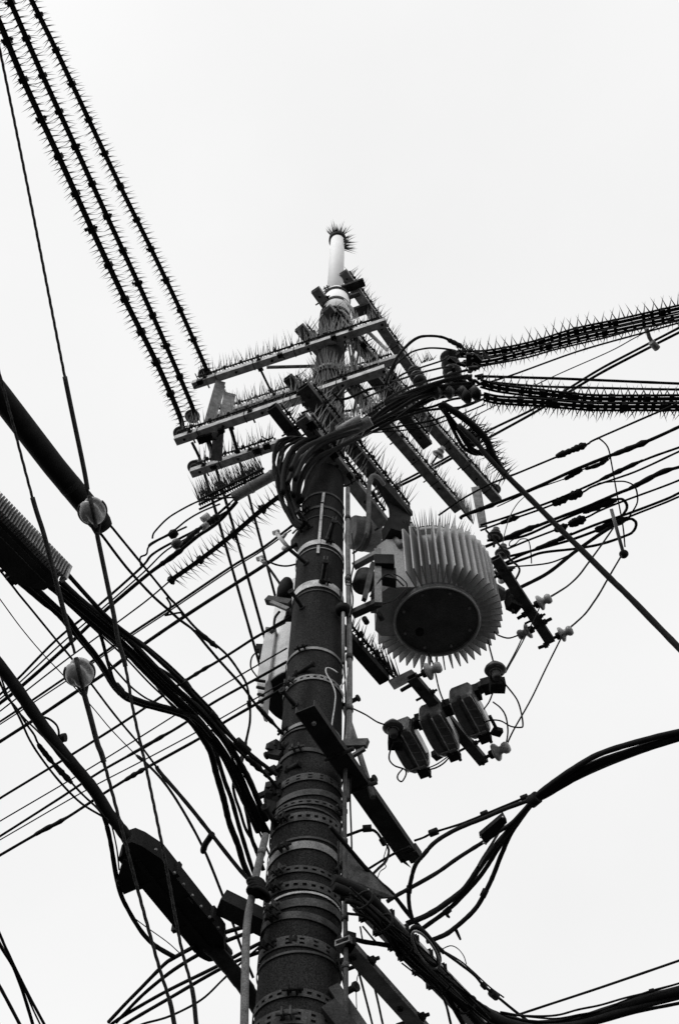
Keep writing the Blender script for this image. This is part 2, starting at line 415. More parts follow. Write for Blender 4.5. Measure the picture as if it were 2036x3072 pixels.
# partner on the far side of the pole, parallel to a1
n1 = a1[4]; pb = a1[1] + n1 * .44; qb = a1[2] + n1 * .44
def pix(p):
    q = np.asarray(p) - CAM; z = q @ FWD; return (CX + F * (q @ RT) / z, CY - F * (q @ UP) / z)
a1b = crossarm('galvanised spiked cross arm parallel behind the uppermost left-reaching one', pix(pb), pix(qb), 11.87, group=GA)
a2 = crossarm('long spiked cross arm whose tip reaches farthest left', (521, 1317), (1152, 1102), 10.58, group=GA)
a3 = crossarm('cross arm reaching left, lowest of those with insulators on their tips', (568, 1415), (835, 1326), 10.58, group=GA)
b1 = crossarm('spiked cross arm running down right, ending just above the finned transformer', (908, 975), (1387, 1525), 12.7, group=GA, m='galv_worn', wd=.125)
b2 = crossarm('longest galvanised spiked cross arm running down right, ending past the finned transformer', (990, 918), (1505, 1500), 12.6, group=GA, m='galv_worn', wd=.125)
b3 = crossarm('grey spiked cross arm crossing the pole front just above its clear shaft', (918, 1248), (1166, 1569), 9.06, wd=.105, group=GA, m='galv_worn')
b3p = crossarm('dark spiked cross arm above the transformer hanger, parallel to the one crossing the pole front', (923, 1154), (1238, 1546), 9.74, wd=.12, group=GA, m='steel_dark')
b4 = crossarm('short dark cross arm with a pale bell insulator on its end', (1128, 1124), (1296, 1332), 12.1, group=GA, m='steel_dark', wd=.13)
b6 = crossarm('short black spiked cross arm hanging under the middle left-reaching arm', (827, 1217), (905, 1316), 9.97, wd=.1, group=GA, m='paint_dark')
b7 = crossarm('short dark cross arm stub pointing up left from behind the middle left-reaching arm', (873, 1128), (985, 1262), 10.95, wd=.1, group=GA, m='steel_dark')
bt = crossarm('topmost spiked cross arm running down right from beside the white post', (1039, 811), (1299, 1187), 14.62, group=GA, m='galv_worn', spl=.24, wd=.125)
b8 = crossarm('short cross arm stub just left of the pole, second from the top', (956, 863), (1004, 930), 13.4, group=GA, m='galv_worn', wd=.115, spikes=0)
b9 = crossarm('short dark cross arm stub tucked against the foot of the white post', (998, 862), (1034, 908), 13.9, group=GA, m='paint_dark', wd=.13, spikes=0)

# collar, its pale colour standing for light on the shaft top, and saddle
col = thing('lit_shaft_collar', 'round collar clamped below the white post, painted pale as the brightly lit shaft', 'collar', (PX, PY, 12.9))
MB().lathe([(.165, 12.95), (.165, 13.9)], (PX + .045, PY - .02, 0), ZUP, 40).build('sleeve', 'white_paint_lit_shaft', col)
for hh_, m_ in ((13.05, 'rust'), (13.42, 'steel_dark'), (13.8, 'rust')):
    MB().lathe([(.167, hh_ - .035), (.176, hh_ - .035), (.176, hh_ + .035), (.167, hh_ + .035)], (PX + .045, PY - .02, 0), ZUP, 40, smooth=False, caps=False).build('clamp_band', m_, col)
sb_ = thing('saddle_bracket', 'dark clamp blocks tying the topmost arm to the pole', 'bracket', H(1060, 900, 13.8))
MB().bar(H(1018, 872, 13.9), H(1092, 846, 13.9), .1, .06).build('block', 'rust', sb_)
MB().bar(H(1058, 940, 13.6), H(1108, 922, 13.7), .12, .07).build('block', 'paint_dark', sb_)
MB().bar(H(1010, 905, 13.75), H(1080, 880, 13.75), .05, .05).build('clamp_bar', 'steel_dark', sb_)
MB().bar(H(1000, 905, 13.6), H(1045, 972, 13.4), .03, .06).build('side_plate', 'steel_dark', sb_)
MB().bar(H(1068, 872, 13.9), H(1098, 915, 13.8), .1, .04).build('side_plate', 'galv_worn', sb_)
MB().tube([H(1030, 900, 13.4), H(1055, 925, 13.3), H(1062, 955, 13.2)], .02, 8).build('u_bolt', 'galv', sb_)

for hh_, lb in ((9.95, 'ring of bird spikes round the pole just above the lowest cross arms'), (11.15, 'ring of bird spikes round the pole between the two levels of left-reaching arms'), (12.25, 'ring of bird spikes round the pole above the uppermost left-reaching arm')):
    e = thing('spike_collar', lb, 'bird spikes', (PX, PY, hh_), 'bird spike rings on the pole head'); r0_ = prad(hh_) + .012; rg = []
    for row in (0, .07): MB().tube([V(PX + r0_ * math.cos(a), PY + r0_ * math.sin(a), hh_ + row) for a in np.linspace(0, 2 * math.pi, 33)], .009, 6, caps=False).build('ring_rail', 'rubber_grey', e)
    sp = MB()
    for k in range(75):
        a = random.uniform(-math.pi, .4); b0 = V(PX + r0_ * math.cos(a), PY + r0_ * math.sin(a), hh_ + random.choice((0, .07))); o_ = random.uniform(.2, .8)
        sp.cone(b0, b0 + nrm(V(math.cos(a) * o_ + RNG.normal() * .15, math.sin(a) * o_, 1)) * random.uniform(.16, .3), .007)
    stuff(sp.build('bird_spikes', 'spike_plastic', e))
# flat steel strap tying the left ends together, and tie rods between arm pairs
st = thing('strap_brace', 'pale flat steel strap joining the tips of the left-reaching cross arms', 'brace', H(660, 1150, 11.9))
s0, s1, s2 = H(662, 1144, 11.86), H(632, 1262, 10.72), H(664, 1372, 10.56)
MB().bar(s0, H(628, 1268, 11.1), .11, .012, nrm(s0 - CAM)).build('plate', 'galv_worn', st)
MB().bar(H(672, 1170, 11.5), H(640, 1270, 10.9), .02, .03, nrm(s0 - CAM)).build('flange', 'galv_worn', st)
MB().bar(H(655, 1296, 10.56), H(650, 1382, 10.52), .11, .012, nrm(s0 - CAM)).build('plate', 'galv_worn', st)
st2 = thing('gusset_plate', 'small grey gusset plate behind the pale strap between left-reaching arms', 'plate', H(680, 1230, 11.4))
MB().bar(H(690, 1180, 11.8), H(676, 1250, 11.0), .13, .01, nrm(s0 - CAM)).build('plate', 'galv_worn', st2)
for (x0, y0, x1, y1, h0, h1, lb) in [(781, 1108, 812, 1172, 11.9, 11.85, 'black tie rod between the uppermost left-reaching arm and its partner, nearer the pole'),
                                 (668, 1160, 684, 1200, 11.9, 11.85, 'black tie rod between the uppermost left-reaching arm and its partner, nearer the tip'),
                                 (694, 1284, 713, 1354, 10.6, 10.55, 'black tie rod between the middle and lowest left-reaching arms'),
                                 (625, 1310, 645, 1372, 10.6, 10.55, 'black tie rod near the tips of the middle and lowest left-reaching arms')]:
    e = thing('tie_rod', lb, 'rod', H(x0, y0, h0), 'tie rods between arm pairs')
    p, q = H(x0, y0, h0), H(x1, y1, h1)
    MB().tube([p, q], .013, 8).build('rod', 'rust', e)
    for c in (p, q): MB().tube([c - nrm(q - p) * .02, c + nrm(q - p) * .02], .028, 6).build('nut', 'rust', e)
MBb = MB().tube([H(800, 1102, 11.8), H(960, 1098, 11.9)], .02, 8)
tag(MBb.build('pipe_brace', 'galv_worn'), 'thin grey pipe brace running level from the uppermost left-reaching arm to the pole', 'brace')
MBb = MB().tube([H(1100, 992, 12.0), H(1160, 1050, 12.6)], .022, 8)
tag(MBb.build('pipe_brace', 'galv'), 'short pale pipe brace under the right tip of the uppermost left-reaching arm', 'brace')

for arm, pts in ((a2, [(606, 1318), (628, 1312), (664, 1292)]), (a3, [(640, 1400), (770, 1352), (800, 1338)]), (a1, [(600, 1146), (840, 1066), (1000, 1012)]), (b3, [(935, 1275), (1000, 1362), (1050, 1428)]), (b1, [(930, 1010), (1010, 1100), (1120, 1230)]), (b2, [(1010, 945), (1090, 1035), (1180, 1135), (1230, 1195)])):
    for (x_, y_) in pts:                                # black clamps and tie ends on the arms
        c = H(x_, y_, arm[1][2] - .015); k_2 = random.uniform(.7, 1.3)
        mb = MB().frame(c, arm[3] * .035 * k_2, arm[4] * .03 * k_2, ZUP * .022); mb.tube([c, c + arm[3] * random.uniform(-.08, .08) + V(0, .03, -.05)], .008, 6)
        mb.tube(smooth([c, c + V(random.uniform(-.1, .1), .02, .06), c + V(random.uniform(-.15, .15), -.05, .12)], 4), .006, 5)
        mb.build('clamp_block', 'rubber', arm[0])
for i, px in enumerate([[(905, 1240), (945, 1225), (990, 1200), (1040, 1195), (1100, 1170), (1150, 1160)], [(890, 1290), (930, 1262), (970, 1268), (1010, 1240), (1070, 1228), (1120, 1200)], [(860, 1300), (900, 1275), (960, 1290), (1000, 1262), (1060, 1255)], [(1000, 1180), (1030, 1215), (1020, 1255), (1050, 1290), (1040, 1330)]]):
    wire(['black cable snaking across the pole head just under the left-reaching arms', 'black cable snaking lower across the pole head between the spike rows', 'short black cable tucked over the start of the looping bundle', 'black cable dropping in an S behind the duct pipe'][i], px, ('h', 9.95, 10.3), (9, 8, 8, 7)[i], 'head_cable', 'cable', 'cables snaking across the pole head')
# ------------------------------------------------------------------ insulators
def disc_insulator(label, c, axis, r=.08, m='porcelain_brown', L=.12, group='line insulators on cross arm tips', name='disc_insulator', pin=True):
    a = nrm(axis); e = thing(name, label, 'insulator', c, group)
    MB().lathe([(r * .25, -.01), (r * .95, 0), (r, .008), (r * .97, .018), (r * .5, L * .45), (r * .62, L * .5), (r * .62, L * .62), (r * .4, L * .75), (r * .42, L), (0.001, L * 1.03)], c, a, 24).build('shed', m, e)
    MB().lathe([(r * .8, -.004), (r * .78, .004), (r * .7, .004), (r * .68, -.008), (r * .5, -.008), (r * .48, .002), (r * .3, .002)], c, a, 24, caps=False).build('inner_rib', 'porcelain', e)
    if pin: MB().tube([c - a * .13, c + a * .02], .012, 8).build('pin', 'rust', e)
    return e
def top_of(arm, px, off=.5, dz=.12):
    e, p, q, d, n = arm; best = min(np.linspace(-.05, 1.05, 221), key=lambda s: abs(pix(p + (q - p) * s)[0] - px))
    return p + (q - p) * best + n * .04 + ZUP * (.08 + dz)
I1 = top_of(a2, 546); I2 = top_of(a1b, 600); I3 = top_of(a1, 622)
I2 = H(578, 1250, 12.05)
disc_insulator('dark disc insulator on the tip of the uppermost left-reaching arm', H(616, 1126, 12.06), ZUP, .085)
disc_insulator('dark disc insulator just left of the pale strap, holding the middle spiked line', H(577, 1250, 11.6), ZUP, .085)
disc_insulator('dark disc insulator on the tip of the middle left-reaching arm', H(544, 1302, 10.77), ZUP, .085)
disc_insulator('dark disc insulator on the tip of the lowest left-reaching arm', H(586, 1403, 10.77), ZUP, .085)
disc_insulator('dark disc insulator on the lower right tip of the longest right-running arm', H(1482, 1470, 12.8), ZUP, .085)
disc_insulator('dark round insulator beside the steel upright right of the transformer top', H(1484, 1612, 10.2), V(.2, -.3, 1), .08)
disc_insulator('dark round insulator half hidden under the right wire fan, below another', H(1506, 1664, 9.6), V(.2, -.3, 1), .075)
disc_insulator('pale bell insulator on the end of the short dark arm between the long right-running arms', H(1312, 1366, 11.7), V(.5, -.5, .6), .07, 'porcelain')
disc_insulator('dark disc insulator inside the spiked cable loop right of the long arms', H(1413, 1312, 9.7), nrm(CAM - H(1413, 1312, 9.7)) * -1, .085, pin=False)

# ------------------------------------------------------------------ spiked line conductors
def spiked_line(label, px, dep, wpx, clamps=(), mode='side', spl=.085, step=.055, group='bird-spiked lines', rails=2, ratio=1.0):
    P = smooth(lift(px, dep), 10); e = thing('spiked_power_line', label, 'power line', P[-1], group)
    r = rpx(P, wpx); P = run_on(P, px, 'h', 20.0)
    T = nrm(P[-1] - P[0]); sd_ = nrm(np.cross(T, ZUP))
    MB().tube(P, r * (.58 if mode == 'side' else .42), 7).build('conductor', 'rubber', e)
    gd = MB()
    for s_ in (-1, 1): gd.tube(P + sd_ * s_ * r * (.8 if mode != 'side' else .78), r * .26, 5)
    Q = resample(P, step)
    for c in Q:
      if random.random() < (1 if mode == 'side' else .72): gd.bar(c - sd_ * r * .9, c + sd_ * r * .9, r * (.5 if mode == 'side' else .75), r * .5)
    if mode != 'side':
        for s_ in (-.42, .42): gd.tube(P + sd_ * s_ * r * 1.1 + ZUP * .02, r * .14, 5)
    stuff(gd.build('spike_guard', 'rubber_grey', e))
    sp = MB()
    if mode == 'side':
        spikes_line(sp, P, step, lambda t: [sd_ + T * .1, sd_ * 1 + T * .35 + ZUP * .1, -sd_ + T * .1, -sd_ + T * .35 + ZUP * .1], spl * 1.1, .0054, .22, r * .8)
    elif mode == 'up':                                  # leaning toward the viewer's side and upward
        spikes_line(sp, P, step, lambda t: [ZUP * .5 + t * .45 + sd_, ZUP * .5 - t * .45 + sd_], spl, .011, .16, r * .5)
        spikes_line(sp, P, step * 2, lambda t: [ZUP + t * .2, -sd_ + t * .3], spl * .6, .009, .2, r * .5)
    elif mode == 'down':                                # leaning to the far side
        spikes_line(sp, P, step, lambda t: [t * .5 - sd_, -sd_ - t * .5, -sd_ * .9 + ZUP * .2], spl, .011, .16, r * .5)
    stuff(sp.build('bird_spikes', 'strap', e))
    Pf = smooth(lift(px, dep), 40)
    for (x, y) in clamps:
        i = max(1, min(len(Pf) - 2, near(Pf, x, y))); c = Pf[i]; t = nrm(Pf[i + 1] - Pf[i - 1])
        r0_ = r; r = r * (1.0 if mode == 'side' else .62)
        mb = MB().frame(c, t * r * .9, sd_ * r * 1.35, ZUP * r * 1.2)
        r *= random.uniform(.75, 1.1); k0 = random.choice((2.2, 1.6, 1.2)); k1_ = random.choice((2.0, 1.3, 1.2))
        mb.tube([c - sd_ * r * k0 - t * r * .6, c + sd_ * r * k1_ - t * r * .2], r * .45, 7)
        mb.tube([c - sd_ * r * (k0 + .1) - t * r * .6, c - sd_ * r * (k0 - .3) - t * r * .6], r * .65, 7)
        mb.build('spacer_clamp', 'rubber', e); r = r0_
    return e
k_ = 1.893
cl = lambda L: [(x / k_, y / k_) for x, y in L]
spiked_line('spiked power line, leftmost of the three rising to the upper left corner', [(-70, -80), (0, 69), (71, 240), (177, 470), (277, 689), (375, 898), (470, 1088), (539, 1247), (547, 1290)], ('h', 10.85), 17,
            cl([(35, 240), (135, 455), (240, 680), (340, 890), (437, 1100), (527, 1305), (620, 1505), (712, 1695), (805, 1880), (890, 2060), (965, 2240)]))
spiked_line('spiked power line, middle of the three rising to the upper left corner', [(-10, -90), (32, 5), (129, 227), (227, 441), (322, 650), (415, 850), (499, 1038), (573, 1210), (580, 1240)], ('h', 11.6), 15,
            cl([(60, 20), (155, 215), (245, 430), (345, 635), (435, 835), (525, 1040), (610, 1230), (697, 1420), (787, 1610), (875, 1785), (945, 1965), (1025, 2140)]))
spiked_line('spiked power line, rightmost of the three rising to the upper left corner', [(50, -90), (95, 0), (169, 150), (267, 359), (362, 560), (454, 747), (541, 930), (618, 1104), (622, 1116)], ('h', 12.05), 14,
            cl([(222, 90), (320, 287), (415, 480), (510, 680), (597, 870), (685, 1055), (775, 1245), (862, 1415), (950, 1590), (1030, 1755), (1105, 1925)]))
spiked_line('short spiked cable slanting down left behind the pole, ending in a bare wire', [(512, 1741), (601, 1679), (699, 1603), (788, 1527), (860, 1472)], ('h', 8.9, 9.0), 15,
            [(515, 1740), (601, 1680), (700, 1600), (788, 1528)], spl=.12, step=.06)
spiked_line('upper spiked cable of the pair fanning to the right edge at the top', [(1372, 1062), (1463, 1060), (1595, 1034), (1727, 994), (1859, 966), (2036, 925), (2100, 910)], ('h', 12.0), 25,
            [(1430, 1062), (1512, 1050), (1620, 1026), (1728, 994), (1845, 968), (1985, 936)], mode='up', spl=.16, step=.09)
spiked_line('lower spiked cable of the pair fanning to the right edge at the top', [(1390, 1090), (1470, 1082), (1562, 1060), (1727, 1018), (1859, 988), (2036, 950), (2100, 935)], ('h', 11.9), 22,
            [(1512, 1072), (1640, 1040), (1812, 998)], mode='down', spl=.13, step=.1)
spiked_line('upper spiked cable of the pair running level to the right edge', [(1440, 1150), (1500, 1165), (1619, 1180), (1765, 1195), (1900, 1197), (2036, 1196), (2110, 1195)], ('h', 11.0), 29,
            [(1625, 1180), (1720, 1188), (1832, 1192), (1940, 1194)], mode='up', spl=.14, step=.08)
spiked_line('lower spiked cable of the pair running level to the right edge', [(1450, 1190), (1500, 1200), (1619, 1207), (1765, 1219), (1900, 1220), (2036, 1220), (2110, 1219)], ('h', 10.9), 29,
            [(1560, 1208), (1660, 1212), (1770, 1222), (1870, 1224), (1990, 1224)], mode='down', spl=.14, step=.08)

# lines carried on past the arms, down behind the pole
GL = 'bare lines running down behind the pole'
wire('black line dropping from the tip of the middle left arm, leftmost of three parallel ones', [(576, 1327), (600, 1378), (614, 1424), (654, 1558), (712, 1760), (766, 1950), (800, 2072)], ('h', 10.8), 9, group=GL)
wire('black line dropping past the lowest left arm, middle of three parallel ones', [(612, 1290), (650, 1415), (686, 1536), (740, 1725), (793, 1911), (850, 2110)], ('h', 11.2), 9, group=GL)
wire('black line dropping behind the grey pipe, rightmost of three parallel ones', [(672, 1220), (710, 1348), (750, 1500), (829, 1799), (870, 1960)], ('h', 11.6), 8, group=GL)

# ------------------------------------------------------------------ right-hand cables at the head
GJ = 'jumper loops at the pole head'
wire('thick black jumper loop arching highest over the right cross arms', [(1154, 1158), (1174, 1102), (1194, 1066), (1223, 1033), (1252, 1012), (1285, 1007), (1323, 1011), (1357, 1026), (1381, 1039), (1397, 1055)], ('h', 10.6, 11.6), 9, 'jumper_cable', 'cable', GJ, sleeves=[(1340, 1018, 1388, 1044, 15)])
wire('thinner black jumper loop arching under the highest one', [(1169, 1151), (1180, 1106), (1198, 1082), (1234, 1057), (1279, 1045), (1323, 1045), (1357, 1050), (1375, 1057)], ('h', 10.6, 11.6), 6, 'jumper_cable', 'cable', GJ)
KC = [([(1090, 1195), (1167, 1160), (1200, 1126), (1256, 1104), (1323, 1082), (1345, 1068)], 6), ([(1171, 1146), (1212, 1135), (1256, 1120), (1323, 1104), (1360, 1098)], 6),
      ([(1090, 1275), (1113, 1260), (1156, 1225), (1212, 1193), (1279, 1164), (1323, 1160), (1400, 1151)], 15), ([(1100, 1285), (1118, 1269), (1178, 1236), (1234, 1202), (1290, 1180), (1346, 1164), (1420, 1158)], 14),
      ([(1060, 1310), (1122, 1280), (1189, 1247), (1256, 1218), (1310, 1190), (1380, 1172)], 13), ([(1100, 1268), (1178, 1251), (1256, 1231), (1301, 1220), (1346, 1202), (1390, 1193), (1455, 1184)], 8),
      ([(1180, 1262), (1250, 1238), (1301, 1227), (1368, 1222), (1401, 1216), (1450, 1196)], 8), ([(1050, 1310), (1122, 1294), (1212, 1278), (1301, 1262), (1357, 1238), (1390, 1218), (1440, 1200)], 7),
      ([(1080, 1300), (1200, 1292), (1279, 1280), (1346, 1258), (1455, 1213)], 5), ([(1090, 1240), (1160, 1205), (1240, 1180), (1320, 1150), (1395, 1130)], 9),
      ([(1050, 1292), (1130, 1252), (1200, 1212), (1270, 1178), (1340, 1158), (1410, 1150)], 14), ([(1030, 1322), (1120, 1272), (1200, 1238), (1290, 1200), (1360, 1185), (1430, 1178)], 12), ([(1060, 1280), (1120, 1236), (1180, 1200), (1250, 1168), (1330, 1142), (1400, 1128)], 12),
      ([(1120, 1225), (1190, 1180), (1260, 1150), (1330, 1130), (1400, 1110)], 9), ([(1040, 1330), (1110, 1298), (1180, 1262), (1260, 1205), (1330, 1175), (1430, 1165)], 10)]
ords = ['first', 'second', 'third', 'fourth', 'fifth', 'sixth', 'seventh', 'eighth', 'ninth', 'tenth', 'eleventh', 'twelfth', 'thirteenth', 'fourteenth', 'fifteenth', 'sixteenth', 'seventeenth', 'eighteenth']
KC.sort(key=lambda k: np.interp(1250, [q[0] for q in k[0]], [q[1] for q in k[0]]))
for i, (px, wd_) in enumerate(KC):
    wire('black cable in the sheaf right of the pole head, %s from the top' % ords[i], px, ('h', 9.6 + .06 * i, 10.9), wd_, 'service_cable', 'cable', 'sheaf of cables at the pole head')

for i, px in enumerate([[(1060, 985), (1066, 1030), (1056, 1080), (1062, 1130), (1070, 1180), (1060, 1240)], [(1052, 1010), (1058, 1060), (1066, 1100), (1058, 1150), (1072, 1210)], [(1045, 1030), (1052, 1090), (1048, 1140), (1062, 1190)], [(1068, 1000), (1075, 1050), (1066, 1120), (1080, 1170), (1090, 1230)]]):
    wire('black cable running down the right face of the pole head, %s from the left' % ords[i], px, ('Y', 3.78), (9, 7, 6, 8)[i], 'riser_cable', 'cable', 'riser cables on the pole head')
# dead-end insulator strings where the spiked cables start
def string_ins(label, p, q, n_, r, m='porcelain_brown', group='dead-end insulator strings'):
    e = thing('insulator_string', label, 'insulator', p, group); d = nrm(q - p); L = np.linalg.norm(q - p)
    MB().tube([p, q], r * .3, 8).build('rod', 'rust', e)
    for i in range(n_):
        c = p + d * L * (i + .5) / n_
        MB().lathe([(r * .3, -L / n_ * .45), (r * .9, -.01), (r, 0), (r * .95, .012), (r * .4, L / n_ * .4)], c, d, 18).build('shed', m, e)
string_ins('ribbed dark insulator string where the upper spiked cables begin', H(1345, 1062, 11.6), H(1362, 1150, 11.0), 4, .1)
string_ins('ribbed dark insulator string lying level below the jumper loops', H(1290, 1180, 10.6), H(1440, 1175, 10.7), 4, .07)
string_ins('ribbed dark insulator string nearest the pole among the cable sheaf', H(1238, 1110, 11.2), H(1262, 1150, 10.9), 3, .075)
string_ins('fat black strain insulator beside the start of the level spiked cables', H(1385, 1195, 10.2), H(1440, 1180, 10.3), 2, .07, 'rubber')
sl = thing('terminal_cluster', 'black tangle of clamps where the spiked cables join the jumpers', 'clamp', H(1390, 1090, 11.5))
for i in range(26):
    c = H(random.uniform(1340, 1440), random.uniform(1060, 1170), random.uniform(10.8, 11.6)); d = nrm(RNG.normal(size=3) + V(1.2, .3, .2))
    MB().frame(c, d * random.uniform(.03, .09), nrm(np.cross(d, ZUP)) * random.uniform(.012, .03), ZUP * random.uniform(.012, .03)).build('clamp', 'rubber', sl)
sp = MB()
for (x0, y0, x1, y1) in [(1262, 1090, 1300, 1078), (1380, 1060, 1420, 1050), (1440, 1070, 1470, 1080)]:
    spikes_line(sp, np.array([H(x0, y0, 11.4), H(x1, y1, 11.5)]), .025, lambda t: [ZUP + V(-.3, -.4, 0), ZUP + V(.3, -.2, 0)], .17, .007, .4)
stuff(sp.build('bird_spikes', 'rubber_grey', sl))

# plain cables that leave to the right at head height
GR = 'cables leaving to the right edge'
wire('straight black cable just above the level spiked pair', [(1423, 1128), (1661, 1134), (1850, 1142), (2036, 1151), (2110, 1154)], ('h', 11.2), 9, 'service_cable', 'cable', GR)
wire('black cable touching the top of the level spiked pair', [(1480, 1148), (1627, 1160), (1830, 1165), (2036, 1168), (2110, 1169)], ('h', 11.1), 8, 'service_cable', 'cable', GR)
wire('thin black cable sagging below the upper fanning spiked pair', [(1430, 1101), (1568, 1075), (1661, 1048), (1800, 1015), (1900, 990), (2036, 962)], ('h', 11.5), 6, 'service_cable', 'cable', GR)
wire('black cable rising to the right between the two spiked pairs', [(1400, 1165), (1522, 1128), (1727, 1055), (1939, 995), (2100, 950)], ('h', 11.2), 6, 'service_cable', 'cable', GR)
wire('thinnest wire rising to the right between the two spiked pairs', [(1420, 1250), (1634, 1141), (1826, 1055), (1912, 1009), (2060, 935)], ('h', 11.1), 3.5, 'service_cable', 'cable', GR)
wire('upper black cable of the twin passing behind the level spiked pair', [(1100, 1500), (1198, 1448), (1255, 1418), (1350, 1366), (1449, 1300), (1599, 1227), (1714, 1161), (1813, 1101), (1950, 1028), (2100, 950)], ('h', 13.4), 8, 'service_cable', 'cable', GR)
wire('lower black cable of the twin passing behind the level spiked pair', [(1100, 1512), (1200, 1458), (1255, 1431), (1350, 1378), (1470, 1312), (1600, 1240), (1714, 1172), (1813, 1112), (1950, 1040), (2100, 965)], ('h', 13.4), 9, 'service_cable', 'cable', GR)
wl = thing('wire_link', 'small pale wire hanger clipped on the twin cables near the right edge', 'clip', H(1950, 1010, 11))
MB().tube([H(1938, 985, 11.3), H(1946, 1012, 11.3), H(1962, 1040, 11.3)], .02, 8).build('link', 'pipe_grey', wl)
MB().tube([H(1952, 1026, 11.25), H(1970, 1046, 11.25)], .035, 8).build('hook', 'galv_worn', wl)

# the fan of low-voltage cables to the right
GF = 'low-voltage cable fan on the right'
Z5 = lambda L: [(1400 + x / 2.465, 1150 + y / 2.465) for x, y in L]
hF = ('h', 10.2)
wire('topmost cable of the right fan, with one fat splice sleeve', [(1315, 1546), (1390, 1495), (1469, 1452), (1526, 1428), (1664, 1371), (1757, 1333), (1789, 1316), (1980, 1233), (2100, 1180)], hF, 7, 'fan_cable', 'cable', GF, sleeves=[(1664, 1371, 1720, 1349, 19), (1708, 1352, 1760, 1331, 22)])
wire('twisted second cable from the top of the right fan, thick toward the right', [(1380, 1556), (1400, 1543), (1570, 1479), (1725, 1410), (1826, 1369), (1940, 1324), (2036, 1280), (2100, 1252)], hF, 11, 'fan_cable', 'cable', GF, sleeves=[(1830, 1366, 1958, 1316, 17), (1400, 1545, 1500, 1507, 14)])
wire('short black sleeve cable hugging the underside of the second fan cable', [(1490, 1520), (1600, 1470), (1680, 1442), (1692, 1438), (1740, 1412), (1790, 1396), (1830, 1374)], hF, 4, 'fan_cable', 'cable', GF, sleeves=[(1690, 1438, 1750, 1412, 15), (1752, 1411, 1828, 1378, 13)])
wire('third cable from the top of the right fan, with a lumpy sleeve at its right', [(1440, 1576), (1522, 1550), (1652, 1503), (1781, 1448), (1927, 1381), (2036, 1341), (2100, 1318)], hF, 8, 'fan_cable', 'cable', GF, sleeves=[(1795, 1440, 1930, 1378, 14)])
wire('cable under the third fan cable, carrying the fattest dark splice', [(1440, 1592), (1522, 1562), (1600, 1535), (1660, 1511), (1745, 1475), (1781, 1456), (1903, 1414), (2036, 1353), (2100, 1326)], hF, 7, 'fan_cable', 'cable', GF, sleeves=[(1655, 1514, 1705, 1491, 24), (1700, 1493, 1746, 1474, 27), (1500, 1571, 1560, 1552, 15)])
wire('thick fourth fan cable with a long black sheath', [(1455, 1640), (1562, 1596), (1660, 1556), (1757, 1519), (1854, 1478), (1903, 1458), (1980, 1418), (2036, 1401), (2100, 1382)], hF, 11, 'fan_cable', 'cable', GF, sleeves=[(1500, 1620, 1620, 1573, 17), (1880, 1468, 2036, 1402, 17)])
wire('fan cable just below the long-sheathed one, doubling back in a small hook', [(1460, 1622), (1562, 1612), (1660, 1571), (1757, 1531), (1850, 1499), (1872, 1506), (1878, 1524), (1866, 1545)], hF, 9, 'fan_cable', 'cable', GF, sleeves=[(1740, 1538, 1852, 1498, 24)])
wire('fan cable with a rough black splice right of the transformer', [(1522, 1646), (1580, 1622), (1660, 1592), (1757, 1553), (1793, 1535), (1871, 1503), (1980, 1462), (2036, 1440), (2100, 1414)], hF, 7, 'fan_cable', 'cable', GF, sleeves=[(1660, 1592, 1700, 1576, 22), (1700, 1576, 1756, 1553, 27)])
wire('long black cable along the underside of the right fan', [(1480, 1702), (1493, 1700), (1562, 1665), (1643, 1633), (1716, 1600), (1798, 1568), (1887, 1539), (1992, 1499), (2036, 1479), (2100, 1452)], hF, 9, 'fan_cable', 'cable', GF, sleeves=[(1600, 1650, 1720, 1599, 16)])
wire('fattest fan cable whose end turns back in a wide loop', [(1478, 1681), (1578, 1657), (1708, 1620), (1806, 1583), (1879, 1556), (1900, 1560), (1906, 1574), (1898, 1592), (1879, 1604), (1806, 1629), (1725, 1645), (1627, 1657), (1578, 1673), (1500, 1700)], hF, 9, 'fan_cable', 'cable', GF, sleeves=[(1780, 1594, 1886, 1554, 24)])
wire('lowest fan cable, parallel and thin, reaching the right edge', [(1806, 1588), (1883, 1552), (1990, 1510), (2036, 1491), (2100, 1466)], hF, 7, 'fan_cable', 'cable', GF)
wire('thick cable climbing right from the transformer corner into the fan', [(1540, 1775), (1558, 1763), (1643, 1718), (1720, 1657), (1800, 1600), (1850, 1570)], ('h', 9.6, 10.2), 12, 'fan_cable', 'cable', GF)
wire('thin drop wire curving up from the transformer corner into the fan', [(1500, 1702), (1542, 1700), (1643, 1690), (1708, 1665), (1740, 1645)], ('h', 9.6, 10), 5, 'drop_wire', 'wire', GF)
wire('thin wire hooping over from the topmost fan cable down to the hanging weight', [(1789, 1318), (1798, 1316), (1822, 1341), (1834, 1389), (1850, 1483), (1867, 1576), (1873, 1641)], ('h', 10.1, 9.8), 5, 'drop_wire', 'wire', GF)
wire('thin wire hooping from the third fan cable to the wide loop', [(1790, 1452), (1806, 1448), (1850, 1444), (1879, 1446), (1903, 1460), (1911, 1490), (1907, 1515), (1887, 1548)], ('h', 10.1), 5, 'drop_wire', 'wire', GF)
wire('curly thin wire end under the fan near the transformer', [(1593, 1690), (1592, 1670), (1588, 1635), (1580, 1618), (1560, 1618), (1545, 1632), (1528, 1638), (1530, 1625), (1550, 1612)], ('h', 10.0), 3.5, 'drop_wire', 'wire', GF)
wire('pale thin thread hanging from the second fan cable', [(1572, 1490), (1550, 1512), (1530, 1545), (1515, 1590), (1506, 1632)], ('h', 10.1), 3, 'drop_wire', 'wire', GF, m='porcelain')
dp = thing('hanging_weight', 'pale rod hanging under the fan with a black knob at its foot', 'weight', ZP(1870, 1662, 9.5))
